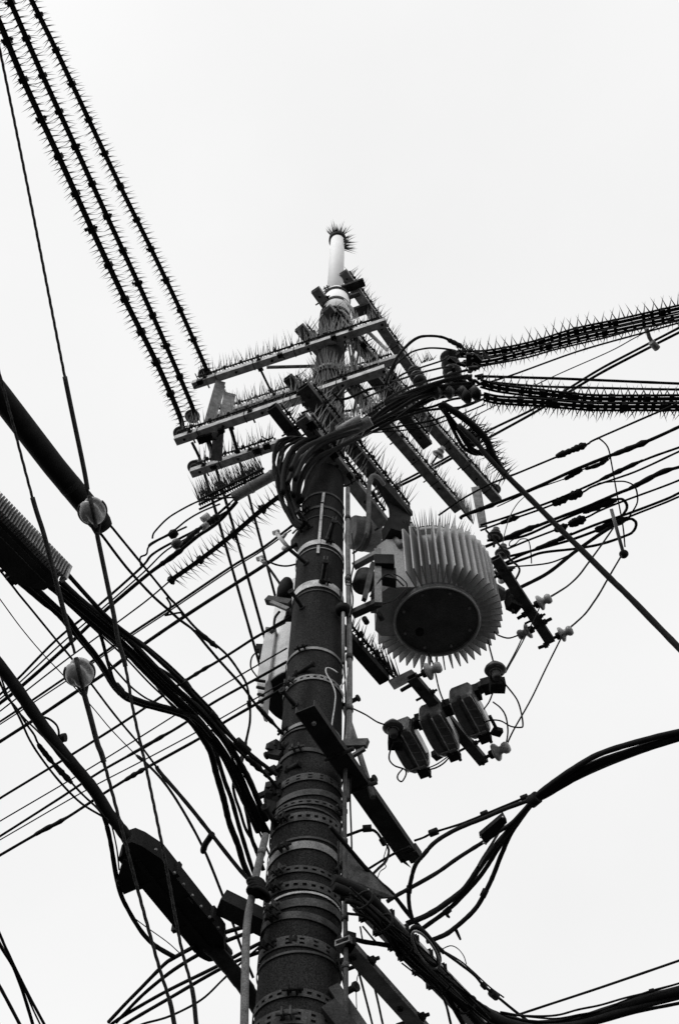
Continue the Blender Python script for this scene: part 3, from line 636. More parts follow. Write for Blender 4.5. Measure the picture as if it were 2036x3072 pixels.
MB().tube([ZP(1832, 1527, 9.6), ZP(1867, 1655, 9.5)], .017, 8).build('rod', 'galv_worn', dp)
MB().lathe([(.001, -.05), (.03, -.045), (.042, -.02), (.04, .02), (.03, .045), (.001, .05)], ZP(1870, 1662, 9.5), V(.5, .3, .8), 14).build('knob', 'rubber', dp)

# big diagonal cable with its spiked loop
wire('thick black cable falling diagonally to the right edge across the fan', [(1375, 1275), (1430, 1330), (1453, 1362), (1508, 1422), (1518, 1430), (1583, 1495), (1660, 1572), (1745, 1653), (1830, 1738), (1879, 1786), (1960, 1868), (2036, 1945), (2110, 2020)], ('h', 9.6, 7.2), 18, 'diagonal_cable', 'cable', m='rubber_grey')
dl = thing('spiked_cable_loop', 'black cable loop bristling with spikes where the diagonal cable leaves the arms', 'cable', H(1400, 1300, 9.7))
P1 = smooth(lift([(1318, 1215), (1345, 1250), (1375, 1290), (1400, 1330), (1420, 1352), (1450, 1362)], ('h', 9.8, 9.6)))
P2 = smooth(lift([(1322, 1210), (1370, 1240), (1420, 1278), (1458, 1320), (1475, 1362), (1500, 1405), (1520, 1432)], ('h', 9.8, 9.5)))
P3 = smooth(lift([(1330, 1225), (1352, 1275), (1375, 1320), (1392, 1345), (1425, 1362), (1455, 1355), (1470, 1340)], ('h', 9.75, 9.6)))
for P, wd_ in ((P1, 16), (P2, 22), (P3, 11)): MB().tube(P, rpx(P, wd_), 8).build('cable', 'rubber', dl)
sp = MB()
spikes_line(sp, P2[8:], .022, lambda t: [np.cross(t, FWD) + V(0, 0, .5), np.cross(t, FWD) * 1.0 + t * .5 + ZUP * .3, np.cross(FWD, t) + t * .2], .13, .007, .6, .02)
stuff(sp.build('bird_spikes', 'rubber', dl))

# ------------------------------------------------------------------ cable bundle looping down the left of the shaft
outer = np.array([(950, 1322), (934, 1318), (889, 1313), (856, 1315), (831, 1329), (820, 1362), (819, 1407), (829, 1451), (840, 1490), (857, 1530), (882, 1567), (908, 1592)], float)
inner = np.array([(975, 1345), (955, 1340), (925, 1340), (900, 1352), (880, 1372), (868, 1400), (866, 1430), (870, 1460), (878, 1492), (890, 1522), (902, 1545), (918, 1562)], float)
for i in range(11):
    t = i / 10
    px = outer * (1 - t) + inner * t + RNG.normal(size=outer.shape) * 3.5
    wire('black cable looping down left of the pole head, %s from the outside' % ords[i], px, ('h', 9.35, 8.05) if i % 2 else ('h', 9.2, 8.0), random.choice((8, 9, 10, 12)), 'loop_cable', 'cable', 'cables looping down beside the pole', m='rubber_grey' if i % 3 == 0 else 'rubber')
for i, px in enumerate([[(1010, 1330), (960, 1310), (900, 1330), (868, 1360), (850, 1420), (848, 1480)], [(1030, 1345), (985, 1342), (940, 1372), (905, 1420), (890, 1480), (895, 1540)], [(1060, 1320), (1000, 1352), (955, 1392), (925, 1440), (905, 1500)], [(1080, 1290), (1010, 1310), (960, 1330), (915, 1375), (885, 1440)], [(1000, 1270), (985, 1320), (940, 1350), (890, 1390), (862, 1450)], [(1050, 1300), (990, 1322), (930, 1362), (890, 1420), (880, 1490)], [(1080, 1310), (1010, 1345), (965, 1365), (925, 1400), (900, 1455), (898, 1510)], [(1090, 1270), (1030, 1290), (965, 1318), (905, 1352), (872, 1410)]]):
    wire('black cable dropping close against the shaft head, %s from the left' % ords[i], px, ('h', 9.3, 8.3), 15, 'loop_cable', 'cable', 'cables looping down beside the pole')

# pale duct pipe crossing the pole with its bird spikes
pp = thing('duct_pipe', 'fat grey duct pipe slanting across the pole head, cables spilling from its mouth', 'pipe', H(700, 1498, 9.4))
d0, d1 = H(700, 1492, 9.45), H(1112, 1262, 9.6); dd = nrm(d1 - d0); rp = .05
MB().tube([d0, d0 + (d1 - d0) * .5, d1], rp, 20).build('tube', 'pipe_grey', pp)
for s_ in (.13, .29, .55, .78): c = d0 + (d1 - d0) * s_; MB().tube([c - dd * .012, c + dd * .012], rp + .006, 20).build('clamp_ring', 'galv_worn', pp)
for s_, L_ in ((.62, .1), (.84, .12)):
    c = d0 + (d1 - d0) * s_ + V(0, -.08, .02); MB().tube([c - dd * L_, c + dd * L_], rp * .62, 14).build('sleeve', 'galv', pp)
sp2 = MB(); sp = MB(); base = np.array([H(596, 1500, 9.6), H(792, 1405, 9.7)])
for row in range(4):
    off = V(0, .03 * row, .01 * row)
    spikes_line(sp, base + off, .024, lambda t: [V(-.25, -.1, 1.0), V(-.45, -.25, 1)], .3, .006, .12)
stuff(sp.build('bird_spikes', 'rubber_grey', pp))
for (x0, y0, x1, y1) in [(985, 1290, 1150, 1205), (930, 1290, 985, 1240), (1000, 1340, 1060, 1310)]:
    for row in range(2): spikes_line(sp2, np.array([H(x0, y0, 9.75), H(x1, y1, 9.8)]) + V(0, .04 * row, 0), .03, lambda t: [V(.12, -.25, 1.0), V(-.1, -.15, 1)], .26, .006, .2)
stuff(sp2.build('bird_spikes', 'spike_plastic', pp))
rl = MB()
for off in (0, .05, .1): rl.tube([base[0] + V(0, off, 0), base[1] + V(0, off, 0)], .012, 6)
rl.build('spike_rail', 'rubber', pp)

# cables out of the duct mouth and their two long runs to the left
GD = 'cables out of the duct mouth'
hD = ('h', 9.0, 9.4)
wire('upper black cable from the duct mouth running to the left edge', [(-60, 2135), (0, 2084), (55, 2035), (169, 1918), (290, 1819), (422, 1701), (460, 1660), (540, 1615), (612, 1575), (690, 1510)], hD, 8, 'service_cable', 'cable', GD)
wire('thick lower black cable from the duct mouth running to the left edge', [(-60, 2155), (0, 2110), (69, 2055), (195, 1943), (307, 1839), (442, 1724), (520, 1668), (590, 1610), (650, 1570), (710, 1505)], hD, 12, 'service_cable', 'cable', GD, sleeves=[(470, 1700, 560, 1635, 18)])
wire('thin black wire between the two long cables from the duct mouth', [(-60, 2145), (0, 2097), (62, 2045), (182, 1932), (300, 1830), (430, 1716), (500, 1650), (600, 1590), (700, 1500)], hD, 5, 'service_cable', 'cable', GD)
wire('high thin loop of wire bowing left from the duct mouth', [(458, 1616), (460, 1606), (467, 1594), (500, 1560), (534, 1536), (596, 1504), (640, 1495), (703, 1492)], hD, 5.5, 'drop_wire', 'wire', GD)
wire('second thin loop of wire under the high one at the duct mouth', [(446, 1640), (455, 1628), (511, 1598), (560, 1560), (605, 1535), (660, 1512)], hD, 5.5, 'drop_wire', 'wire', GD)
wire('tangled loop of wire at the far end of the duct cables', [(424, 1697), (421, 1680), (424, 1668), (440, 1660), (445, 1640), (470, 1622), (515, 1600), (560, 1580)], hD, 6, 'drop_wire', 'wire', GD)
wire('short thick cable sleeve just left of the duct mouth', [(540, 1642), (580, 1602), (620, 1572), (680, 1535)], hD, 8, 'service_cable', 'cable', GD, sleeves=[(545, 1635, 610, 1580, 16), (620, 1572, 660, 1548, 24)], sm='rubber')
ic = thing('ball_insulator', 'dark round insulators among the cables left of the duct mouth', 'insulator', H(530, 1625, 9.2))
MB().lathe([(.001, -.05), (.035, -.04), (.05, -.01), (.05, .01), (.035, .04), (.001, .05)], H(531, 1632, 9.1), V(.5, -.3, .5), 16).build('ball', 'porcelain_brown', ic)
MB().lathe([(.001, -.045), (.03, -.04), (.045, 0), (.03, .04), (.001, .045)], H(520, 1602, 9.2), V(.5, -.3, .2), 14).build('ball', 'rubber', ic)
for (x0, y0, x1, y1) in [(606, 1560, 626, 1545), (606, 1585, 622, 1572)]:
    MB().tube([H(x0, y0, 9.2), H(x1, y1, 9.25)], .03, 10).build('white_ferrule', 'galv', ic)

# ------------------------------------------------------------------ straight lines to the lower left
GW = 'straight wires slanting down to the left edge'
wire('thinnest straight wire of the left set, leading to the short spiked cable', [(-60, 2182), (0, 2134), (77, 2074), (212, 1969), (353, 1866), (442, 1800), (512, 1741)], ('h', 8.8, 8.9), 5, group=GW)
wire('straight black wire to the left edge, upper one of the close twin', [(-60, 2202), (0, 2165), (98, 2100), (198, 2033), (278, 1982), (388, 1904), (522, 1815), (691, 1700), (784, 1643), (873, 1578), (900, 1560)], ('h', 8.4), 8, group=GW)
wire('straight thin wire to the left edge, lower one of the close twin', [(-60, 2212), (0, 2174), (98, 2110), (278, 1991), (388, 1913), (522, 1824), (691, 1710), (784, 1653), (873, 1590)], ('h', 8.4), 4.5, group=GW)
wire('thick straight black wire below the close twin', [(-60, 2262), (0, 2223), (126, 2142), (230, 2073), (307, 2027), (414, 1949), (554, 1853), (712, 1750), (787, 1700), (846, 1661), (890, 1632)], ('h', 8.0), 12, group=GW)
wire('straight black wire meeting the left side of the grey tank high up', [(-60, 2435), (0, 2398), (219, 2265), (301, 2212), (423, 2133), (554, 2044), (682, 1965), (758, 1917), (800, 1892), (880, 1845)], ('h', 7.2), 9, group=GW, sleeves=[(554, 2044, 640, 1990, 12)])
wire('thin straight wire passing behind the middle of the grey tank panel', [(-60, 2500), (0, 2464), (255, 2314), (509, 2156), (592, 2102), (774, 1995), (860, 1945)], ('h', 7.0), 5, group=GW)
wire('straight black wire meeting the foot of the grey tank panel', [(-60, 2545), (0, 2510), (168, 2403), (301, 2316), (434, 2240), (554, 2169), (637, 2111), (771, 2035), (860, 1985)], ('h', 6.8), 9, group=GW, sleeves=[(370, 2278, 520, 2190, 12)])
wire('thin straight wire just below the grey tank panel', [(-60, 2553), (0, 2520), (245, 2378), (429, 2281), (592, 2194), (777, 2089), (850, 2048)], ('h', 6.6), 4.5, group=GW)
wire('lowest straight black wire of the left set', [(-60, 2600), (0, 2566), (122, 2495), (199, 2454), (378, 2339), (602, 2212), (662, 2172), (777, 2105), (850, 2064)], ('h', 6.6), 10, group=GW, sleeves=[(100, 2508, 210, 2446, 14), (370, 2343, 440, 2302, 14)])

# ------------------------------------------------------------------ guy strands with egg insulators
def egg(label, px, zc, R_px, axis, group='egg insulators in the guy strands'):
    c = ZP(*px, zc); R = R_px * zc / F; a = nrm(axis); e = thing('egg_insulator', label, 'insulator', c, group)
    u = nrm(np.cross(a, FWD)); v = np.cross(a, u)        # u across the view, v toward/away
    n, m_ = 36, 28; vs_ = []
    for i in range(m_ + 1):
        th = math.pi * i / m_
        for k in range(n):
            ph = 2 * math.pi * k / n
            x, y, z = math.sin(th) * math.cos(ph), math.sin(th) * math.sin(ph), math.cos(th)
            r = 1.0 + .10 * z * z
            if z > -.35: r -= .34 * math.exp(-((x * .92 + .38 * y) / .17) ** 2) * min(1, (z + .35) * 1.8)
            if z < .35: r -= .34 * math.exp(-((y * .92 - .38 * x) / .17) ** 2) * min(1, (.35 - z) * 1.8)
            r -= .10 * math.exp(-(z / .12) ** 2) * 0
            vs_.append(c + R * r * (x * u + y * v + z * a))
    fs = [(i * n + k, i * n + (k + 1) % n, (i + 1) * n + (k + 1) % n, (i + 1) * n + k) for i in range(m_) for k in range(n)]
    MB().add(vs_, fs, True).build('porcelain_body', 'porcelain', e)
    f = nrm(-FWD - a * (-FWD @ a))                       # strand eyes lying in the crossed grooves
    pts = [c + R * (.95 if 0 < t < 2.7 else 1.1) * (math.cos(t) * -a * 1.1 + math.sin(t) * (f * .93 + u * .3)) for t in np.linspace(-.15, 2.8, 14)]
    MB().tube(smooth(pts, 3), R * .17, 7).build('wire_eye', 'rope_steel', e)
    pts = [c + R * 1.0 * (math.cos(t) * a * 1.1 + math.sin(t) * (u * .93 - f * .25)) for t in np.linspace(-2.2, 2.2, 18)]
    MB().tube(smooth(pts, 3), R * .15, 7).build('wire_eye', 'rope_steel', e)
    for sg in (-1, 1): MB().tube([c + a * R * 1.0 + u * sg * R * .35, c + a * R * 2.1], R * .15, 7).build('wire_leg', 'rope_steel', e)
    return e
GG = 'steel guy strands'
def guy(label, px, z0, z1, thick, wpx, gname='guy_strand'):
    P = smooth(lift(px, ('z', z0, z1)), 8); r = rpx(P, wpx); P = run_on(P, px, 'z', 14.0); e = thing(gname, label, 'guy wire', P[-1], GG)
    tw = MB()                                           # three-wire lay so the strand looks twisted
    Q = resample(P, .012); 
    T = nrm(Q[-1] - Q[0]); u = nrm(np.cross(T, ZUP)); v = np.cross(T, u)
    for k in range(3):
        an = np.arange(len(Q)) * .55 + k * 2.094
        tw.tube(Q + (np.cos(an)[:, None] * u + np.sin(an)[:, None] * v) * r * .42, r * .62, 5)
    tw.build('strand', 'rope_steel', e)
    Pf = smooth(lift(px, ('z', z0, z1)), 24)
    for (x0, y0, x1, y1, ws) in thick:
        i, j = sorted((near(Pf, x0, y0), near(Pf, x1, y1))); seg = Pf[i:j + 1]
        MB().tube(seg, rpx(seg, ws), 8).build('grip_wrap', 'rope_steel', e)
    return e
guy('steel guy strand from the left edge to the upper egg insulator', [(-30, 0), (0, 148), (95, 618), (195, 1130), (251, 1400), (266, 1490)], 4.0, 4.0, [(195, 1130, 262, 1470, 15)], 9)
guy('steel guy strand from the upper egg insulator down to the bottom edge', [(290, 1592), (296, 1624), (324, 1759), (341, 1840), (356, 1926), (376, 1995), (402, 2139), (425, 2242), (444, 2327), (495, 2577), (541, 2827), (577, 2969), (589, 3071), (600, 3130)], 4.0, 3.75, [(294, 1605, 378, 1998, 15), (577, 2965, 600, 3130, 15)], 10)
egg('pale egg insulator in front of the black cylinder, upper of two', (278, 1533), 4.0, 40, H(296, 1624, 5) - H(262, 1457, 5))
guy('steel guy strand from the left edge to the lower egg insulator', [(-30, 1005), (0, 1121), (18, 1188), (98, 1492), (134, 1608), (174, 1764), (204, 1880), (225, 1960)], 3.6, 3.6, [(98, 1492, 215, 1925, 15)], 9)
guy('steel guy strand from the lower egg insulator down to the bottom edge', [(247, 2060), (270, 2144), (293, 2231), (311, 2281), (367, 2490), (418, 2684), (474, 2888), (510, 3005), (523, 3071), (536, 3130)], 3.6, 3.5, [(250, 2076, 312, 2285, 17), (508, 3000, 536, 3130, 15)], 11)
egg('pale egg insulator below the thick slanting cables, lower of two', (239, 2018), 3.6, 43, H(260, 2110, 5) - H(215, 1920, 5))

# ------------------------------------------------------------------ long splice cylinder, upper left
sc_ = thing('splice_closure', 'big black cylindrical splice closure, its blunt end behind the upper egg insulator', 'splice closure', H(322, 1590, 6.0))
P = lift([(-90, 1075), (0, 1186), (164, 1400), (310, 1576), (322, 1590)], ('h', 6.0)); rr = rpx(P, 70)
Pq = resample(P, .03)
t = np.linspace(0, 1, len(Pq)); prof = np.full(len(Pq), rr); prof[-1] = rr * .72; prof[-2] = rr * .92
MB().tube(Pq, prof, 28).build('housing', 'rubber', sc_)
Ple = run_on(lift([(-60, 1112), (-75, 1094), (-90, 1075)], ('h', 6.0)), [(500, 500), (-90, 1075)]); MB().tube(Ple, .014, 8).build('lead_in_cable', 'rubber', sc_)
i = near(Pq, 205, 1455)
MB().tube([Pq[i], Pq[i + 1]], rr * 1.015, 28).build('seam_ring', 'rubber_grey', sc_)
GE = 'wires from the splice closure'
wire('black wire leaving the splice closure end, right of two, curling down beside the grey tank', [(328, 1575), (339, 1587), (416, 1684), (500, 1789), (529, 1821), (580, 1882), (637, 1930), (682, 1971), (717, 2019), (739, 2060), (748, 2115), (748, 2160), (742, 2200), (733, 2238), (715, 2300)], ('h', 6.0, 5.5), 8, 'drop_wire', 'wire', GE, m='rubber', clips=[(745, 2112, 14)], sleeves=[(585, 1888, 655, 1945, 15)])
wire('black wire leaving the splice closure end, left of two, running to the pole', [(300, 1600), (310, 1610), (379, 1700), (455, 1783), (509, 1831), (541, 1859), (583, 1890), (624, 1941), (656, 1981), (726, 2060), (765, 2111), (812, 2162), (850, 2200)], ('h', 6.0, 5.7), 9, 'drop_wire', 'wire', GE, sleeves=[(765, 2111, 830, 2180, 14)])
tw = MB().tube(smooth(lift([(500, 1793), (512, 1815), (505, 1838), (497, 1846), (540, 1838), (548, 1846)], ('h', 5.95))), .006, 6)
tag(tw.build('wire_tie', 'rubber'), 'twisted tie wire where the two closure wires cross', 'tie wire')

# ------------------------------------------------------------------ finned telecom amplifier, left edge
am = thing('finned_amplifier', 'dark box-shaped line amplifier with a comb of cooling fins, hanging at the left edge', 'amplifier', H(100, 1700, 5.35))
hb = 5.35
c0, c1 = H(-120, 1435, hb), H(180, 1742, hb); ax = nrm(c1 - c0); sdv = V(ax[1], -ax[0], 0)
if sdv @ (H(0, 1704, hb) - c0) < 0: sdv = -sdv
Wd = .175; L = np.linalg.norm(c1 - c0)
poly = [(0, 0), (L - .02, 0), (L, .02), (L, Wd * .55), (L - .05, Wd * .8), (L - .1, Wd), (0, Wd)]
MB().prism([c0 + ax * a + sdv * b for a, b in poly], ZUP * .1).build('housing', 'paint_dark', am)
MB().prism([c0 + ax * a + sdv * b - ZUP * .006 for a, b in [(.03, .02), (L - .06, .02), (L - .06, Wd * .75), (.03, Wd * .75)]], ZUP * .006).build('base_plate', 'paint_dark', am)
MB().bar(c0 + sdv * .055 - ZUP * .008, c1 + sdv * .055 - ZUP * .008 - ax * .03, .004, .004).build('seam_rib', 'steel_dark', am)
for k in range(40):
    s_ = L - .006 - k * .0165
    if s_ < 0: break
    o_ = c0 + ax * s_
    MB().prism([o_ + sdv * .0, o_ - sdv * .035, o_ - sdv * .035 + ZUP * .10, o_ - sdv * .02 + ZUP * .125, o_ + ZUP * .11], ax * .0055).build('fin', 'galv_worn', am)
MB().prism([c0 + ax * (L + .002) + sdv * b + ZUP * z for b, z in ((-.034, .0), (.0, .0), (.0, .11), (-.03, .11))], ax * .012).build('end_plate', 'galv', am)
for s_, b in ((L - .33, Wd), (L - .03, Wd * .6), (L - .12, Wd * .98)):
    c = c0 + ax * s_ + sdv * (b + .012) + ZUP * .02
    MB().frame(c, ax * .022, sdv * .018, ZUP * .018).build('port_cap', 'rubber', am)
for k in range(22): c = c0 + ax * (L - .1 - k * .028) + sdv * (Wd + .003) + ZUP * .01; MB().frame(c, ax * .007, sdv * .006, ZUP * .012).build('edge_tooth', 'paint_dark', am)

# ------------------------------------------------------------------ telecom trunk bundle, left of the pole
GT = 'telecom cables bundled toward the pole from the left'
def tw_(lb, px, wd_, h=('h', 5.5, 5.25), **k): wire(lb, px, h, wd_, k.pop('name', 'telecom_cable'), 'cable', GT, **k)
tw_('taut black messenger strand passing above the finned amplifier', [(-60, 1485), (0, 1540), (143, 1667), (201, 1724), (287, 1816), (342, 1868), (430, 1936), (503, 2003), (548, 2044), (567, 2067), (621, 2124), (669, 2181), (713, 2226), (744, 2255), (782, 2287), (830, 2325)], 14, clips=[(556, 2056, 26), (640, 2144, 22), (720, 2232, 28), (735, 2246, 26)])
tw_('heaviest black trunk cable, centre of the left bundle', [(150, 1752), (201, 1788), (258, 1832), (316, 1883), (373, 1938), (430, 1995), (478, 2044), (541, 2102), (589, 2146), (647, 2215), (687, 2278), (724, 2344), (750, 2401), (773, 2444), (800, 2500)], 27, n=10)
tw_('thick black trunk cable fused along the lower side of the heaviest one', [(165, 1768), (230, 1822), (330, 1912), (420, 1992), (500, 2075), (560, 2140), (610, 2192), (650, 2240), (690, 2312), (722, 2380), (745, 2430), (775, 2495)], 20, n=9)
tw_('thick black trunk cable along the upper side of the heaviest one', [(180, 1742), (240, 1800), (300, 1850), (390, 1928), (470, 2010), (540, 2080), (610, 2140), (665, 2205), (715, 2285), (750, 2350), (780, 2420), (800, 2460)], 19, n=9)
tw_('black cable bowing above the left bundle before rejoining it', [(340, 1868), (356, 1885), (400, 1910), (438, 1938), (500, 1990), (548, 2036), (580, 2072), (640, 2135), (700, 2210), (760, 2275)], 9)
tw_('black cable in the upper edge of the left bundle with taped joints', [(350, 1907), (420, 1971), (503, 2022), (541, 2057), (600, 2120), (647, 2186), (690, 2229), (730, 2266), (759, 2287), (802, 2330), (830, 2360)], 12, clips=[(655, 2196, 24), (770, 2300, 18)], sleeves=[(735, 2268, 790, 2318, 20)])
tw_('fat black cable sagging in a deep curve below the left bundle', [(60, 1745), (123, 1800), (172, 1837), (218, 1886), (258, 1929), (301, 1984), (330, 2030), (353, 2064), (387, 2096), (430, 2114), (493, 2132), (548, 2148), (580, 2170), (618, 2223), (640, 2265), (653, 2324), (673, 2401), (690, 2473), (716, 2539), (736, 2600), (775, 2690)], 20, n=9, clips=[(355, 2066, 26)])
tw_('second fat cable sagging along the deep curve', [(80, 1735), (150, 1800), (201, 1845), (244, 1900), (287, 1955), (322, 2010), (345, 2045), (380, 2082), (430, 2103), (500, 2120), (560, 2140), (600, 2165), (640, 2210)], 16, n=8)
tw_('black cable dropping steeply into the deep curve', [(270, 1850), (298, 1900), (313, 1949), (327, 1998), (345, 2050), (380, 2092)], 11)
tw_('thin black cable skimming the inside of the deep curve', [(320, 1975), (339, 2001), (387, 2055), (430, 2090), (468, 2108), (500, 2118)], 6)
tw_('thin black cable crossing inside the bundle toward the deep curve', [(440, 2020), (470, 2060), (500, 2100), (530, 2130), (570, 2150)], 6)
tw_('black cable splaying down from the bundle, second from the left', [(630, 2230), (647, 2261), (673, 2344), (696, 2401), (716, 2473), (739, 2548), (756, 2600), (785, 2680)], 14)
tw_('black cable splaying down from the bundle, third from the left', [(702, 2340), (699, 2364), (705, 2400), (719, 2440), (736, 2487), (762, 2531), (790, 2590)], 9)
tw_('black cable splaying down from the bundle, fourth from the left', [(700, 2330), (727, 2387), (740, 2440), (752, 2500), (770, 2550), (790, 2610)], 13)
tw_('black cable splaying down from the bundle, nearest the pole', [(735, 2380), (756, 2444), (775, 2490), (795, 2535), (810, 2570)], 7)
for i in range(6):
    off = RNG.uniform(-1, 1); base_ = np.array([(175, 1765), (240, 1818), (310, 1878), (390, 1950), (470, 2035), (550, 2112), (620, 2185), (668, 2250), (712, 2335), (745, 2405), (780, 2475)], float)
    nn = np.array([.7, -.72]); t_ = np.linspace(0, 1, len(base_)); am_ = (i - 2.5) * 6.5 * (1 + .5 * np.sin(t_ * 5 + i))
    tw_('thin black cable lashed along the heaviest left trunk, %s from the lower side' % ords[i], base_ + nn * am_[:, None], (6, 8, 5, 7, 6, 5)[i], h=('h', 5.42, 5.2))
tw_('black drop cable hanging from the bundle joint to the trunk', [(738, 2225), (735, 2245), (722, 2290), (712, 2310), (700, 2345)], 10)

# ------------------------------------------------------------------ lower left: thick cable, closure box and companions
GX = 'cables at the lower left'
hX = ('h', 5.0, 4.65)
wire('thick black lashed cable running down right into the long black closure box', [(-60, 1910), (0, 1997), (57, 2070), (128, 2168), (204, 2265), (286, 2367), (327, 2434), (367, 2490), (400, 2545)], hX, 36, 'telecom_cable', 'cable', GX, n=12)
cb = thing('closure_box', 'long black cable closure box with tapered ends, lower left of the pole', 'closure box', H(520, 2720, 4.6))
hb = 4.62
pa, pb_ = H(388, 2540, hb), H(655, 2868, hb); ax = nrm(pb_ - pa); sdv = nrm(V(ax[1], -ax[0], 0)); L = np.linalg.norm(pb_ - pa)
wq = 74 * depth((pa + pb_) / 2) / F * 1.0
pr = [(-.02, -.25), (.03, -.62), (.05, -1.0), (L - .03, -1.0), (L, -.85), (L + .02, -.7), (L + .035, .15), (L - .02, .5), (L - .1, .95), (L - .2, 1.0), (.12, 1.0), (.02, .6), (-.02, .3)]
pr = [(a, b * wq / 1.28) for a, b in pr]
MB().prism([pa + ax * a + sdv * b for a, b in pr], ZUP * .08).build('housing', 'bitumen', cb)
MB().prism([pa + ax * a + sdv * b - ZUP * .008 for a, b in ((.08, -.02), (L - .08, -.02), (L - .08, .0), (.08, .0))], ZUP * .012).build('seam_rib', 'rubber_grey', cb)
for (a, b) in ((.1, -.8), (L - .1, -.8), (L * .5, .8)):
    MB().frame(pa + ax * a + sdv * b * wq / 1.28 - ZUP * .006, ax * .02, sdv * .01, ZUP * .008).build('latch', 'rubber', cb)
MB().tube([pb_ - ax * .03 + ZUP * .05, pb_ + ax * .07 + ZUP * .05], .035, 10).build('end_gland', 'rubber', cb)
for k in range(9): MB().lathe([(.007, -.005), (.007, .004)], pa + ax * (L * (.08 + .1 * k)) + sdv * .86 * wq, ZUP, 6, False).build('screw', 'galv_worn', cb)
for k in range(2): MB().frame(pa + ax * L * (.3 + .4 * k) + ZUP * .03, ax * .012, sdv * wq * .985, ZUP * .034).build('clamp_strap', 'rubber_grey', cb)
jb = thing('junction_block', 'small black junction block clipped on the closure box side', 'junction box', H(385, 2630, 4.6))
MB().prism([H(352, 2640, 4.6), H(372, 2578, 4.6), H(402, 2600, 4.6), H(410, 2668, 4.6), H(372, 2684, 4.6)], ZUP * .07).build('block', 'bitumen', jb)
MB().tube([H(352, 2640, 4.6), H(362, 2652, 4.6)], .012, 8).build('gland', 'rubber', jb)
wire('thick black cable leaving the lower end of the closure box toward the pole foot', [(620, 2830), (655, 2862), (690, 2905), (730, 2955), (760, 3000), (800, 3060), (840, 3120)], ('h', 4.65, 4.3), 46, 'telecom_cable', 'cable', GX, n=12)
wire('black cable with a long splice running beside the thick lashed cable', [(-40, 1960), (0, 2047), (17, 2087), (49, 2124), (75, 2165), (102, 2204), (117, 2235), (165, 2295), (214, 2347), (250, 2385), (291, 2423), (316, 2455)], hX, 7, 'telecom_cable', 'cable', GX, sleeves=[(112, 2228, 165, 2295, 16), (160, 2288, 218, 2352, 17)])
wire('thin black cable bowing lowest under the thick lashed cable', [(-40, 1990), (20, 2085), (61, 2158), (90, 2220), (122, 2270), (179, 2342), (245, 2408), (311, 2449), (325, 2462)], hX, 7, 'telecom_cable', 'cable', GX)
wire('thin black cable twisting across the thick lashed cable', [(0, 2020), (30, 2100), (70, 2150), (110, 2190), (160, 2240), (210, 2290)], hX, 6, 'telecom_cable', 'cable', GX)
wire('black cable dropping past the junction block and under the closure box', [(312, 2446), (320, 2480), (337, 2551), (352, 2633), (368, 2690), (398, 2745), (434, 2800), (475, 2840), (525, 2872)], ('h', 4.7, 4.5), 15, 'telecom_cable', 'cable', GX)
wire('thin black cable beside the one dropping to the junction block', [(330, 2455), (342, 2500), (352, 2550), (358, 2610)], ('h', 4.7, 4.6), 5, 'telecom_cable', 'cable', GX)
wire('hair-thin wire crossing under the closure box', [(400, 2752), (440, 2782), (500, 2825), (540, 2860)], ('h', 4.55), 3, 'drop_wire', 'wire', GX)
kb = thing('drip_knob', 'black knob with a short wire loop on the thick lashed cable', 'cable fitting', H(190, 2213, 4.95))
MB().tube(smooth(lift([(176, 2222), (188, 2214), (198, 2212)], ('h', 4.95))), .02, 10).build('knob', 'rubber', kb)
MB().tube(smooth(lift([(128, 2150), (150, 2158), (170, 2175), (177, 2195), (176, 2212)], ('h', 4.95))), .005, 6).build('loop', 'rubber', kb)

GM = 'wires crossing the lower left open sky'
wire('black wire thickening into a cable on its way down to the pole, upper of two', [(-30, 1672), (40, 1759), (72, 1800), (172, 1923), (207, 1964), (276, 2053), (330, 2124), (376, 2182), (429, 2245), (474, 2306)], ('h', 5.9, 5.6), 7, 'drop_wire', 'wire', GM)
wire('black cable from the sleeve joint down to the ring clamp on the pole conduit', [(470, 2300), (480, 2315), (551, 2398), (633, 2500), (714, 2602), (745, 2638), (770, 2662)], ('h', 5.6, 5.0), 13, 'drop_wire', 'wire', GM)
wire('hair-thin wire bending down left of the pole, lower of two', [(-30, 1755), (3, 1800), (66, 1886), (129, 1961), (195, 2030), (276, 2119), (336, 2190), (413, 2270)], ('h', 5.9, 5.6), 3.5, 'drop_wire', 'wire', GM)
wire('black cable curving down from the hair-thin wire past the square black box', [(410, 2266), (440, 2292), (485, 2342), (536, 2418), (607, 2546), (663, 2679), (700, 2780), (724, 2847), (760, 2934)], ('h', 5.6, 4.7), 8, 'drop_wire', 'wire', GM, sleeves=[(408, 2264, 432, 2286, 11)])
lk = MB().tube(smooth(lift([(636, 2502), (628, 2515), (615, 2535), (609, 2556)], ('h', 5.15))), [.018, .016] + [.017] * 15 + [.016, .014], 8)
tag(lk.build('cable_spacer', 'rubber'), 'short black spacer bar linking the two cables left of the pole', 'spacer')
for lb, px, wd_ in [('leftmost black cable cutting the bottom left corner', [(-30, 2912), (0, 2959), (61, 3071), (90, 3130)], 10),
                ('middle black cable cutting the bottom left corner', [(-30, 2770), (5, 2842), (46, 2918), (97, 3066), (115, 3130)], 11),
                ('rightmost black cable cutting the bottom left corner', [(-30, 2740), (0, 2801), (20, 2847), (66, 2944), (133, 3071), (165, 3135)], 9),
                ('thin wire twisted round the rightmost corner cable', [(0, 2840), (18, 2860), (66, 2952), (100, 3030), (122, 3075)], 5)]:
    wire(lb, px, ('h', 4.9, 4.7), wd_, 'telecom_cable', 'cable', 'cables across the bottom left corner')
GB = 'cables fanning out to the bottom left from behind the pole'
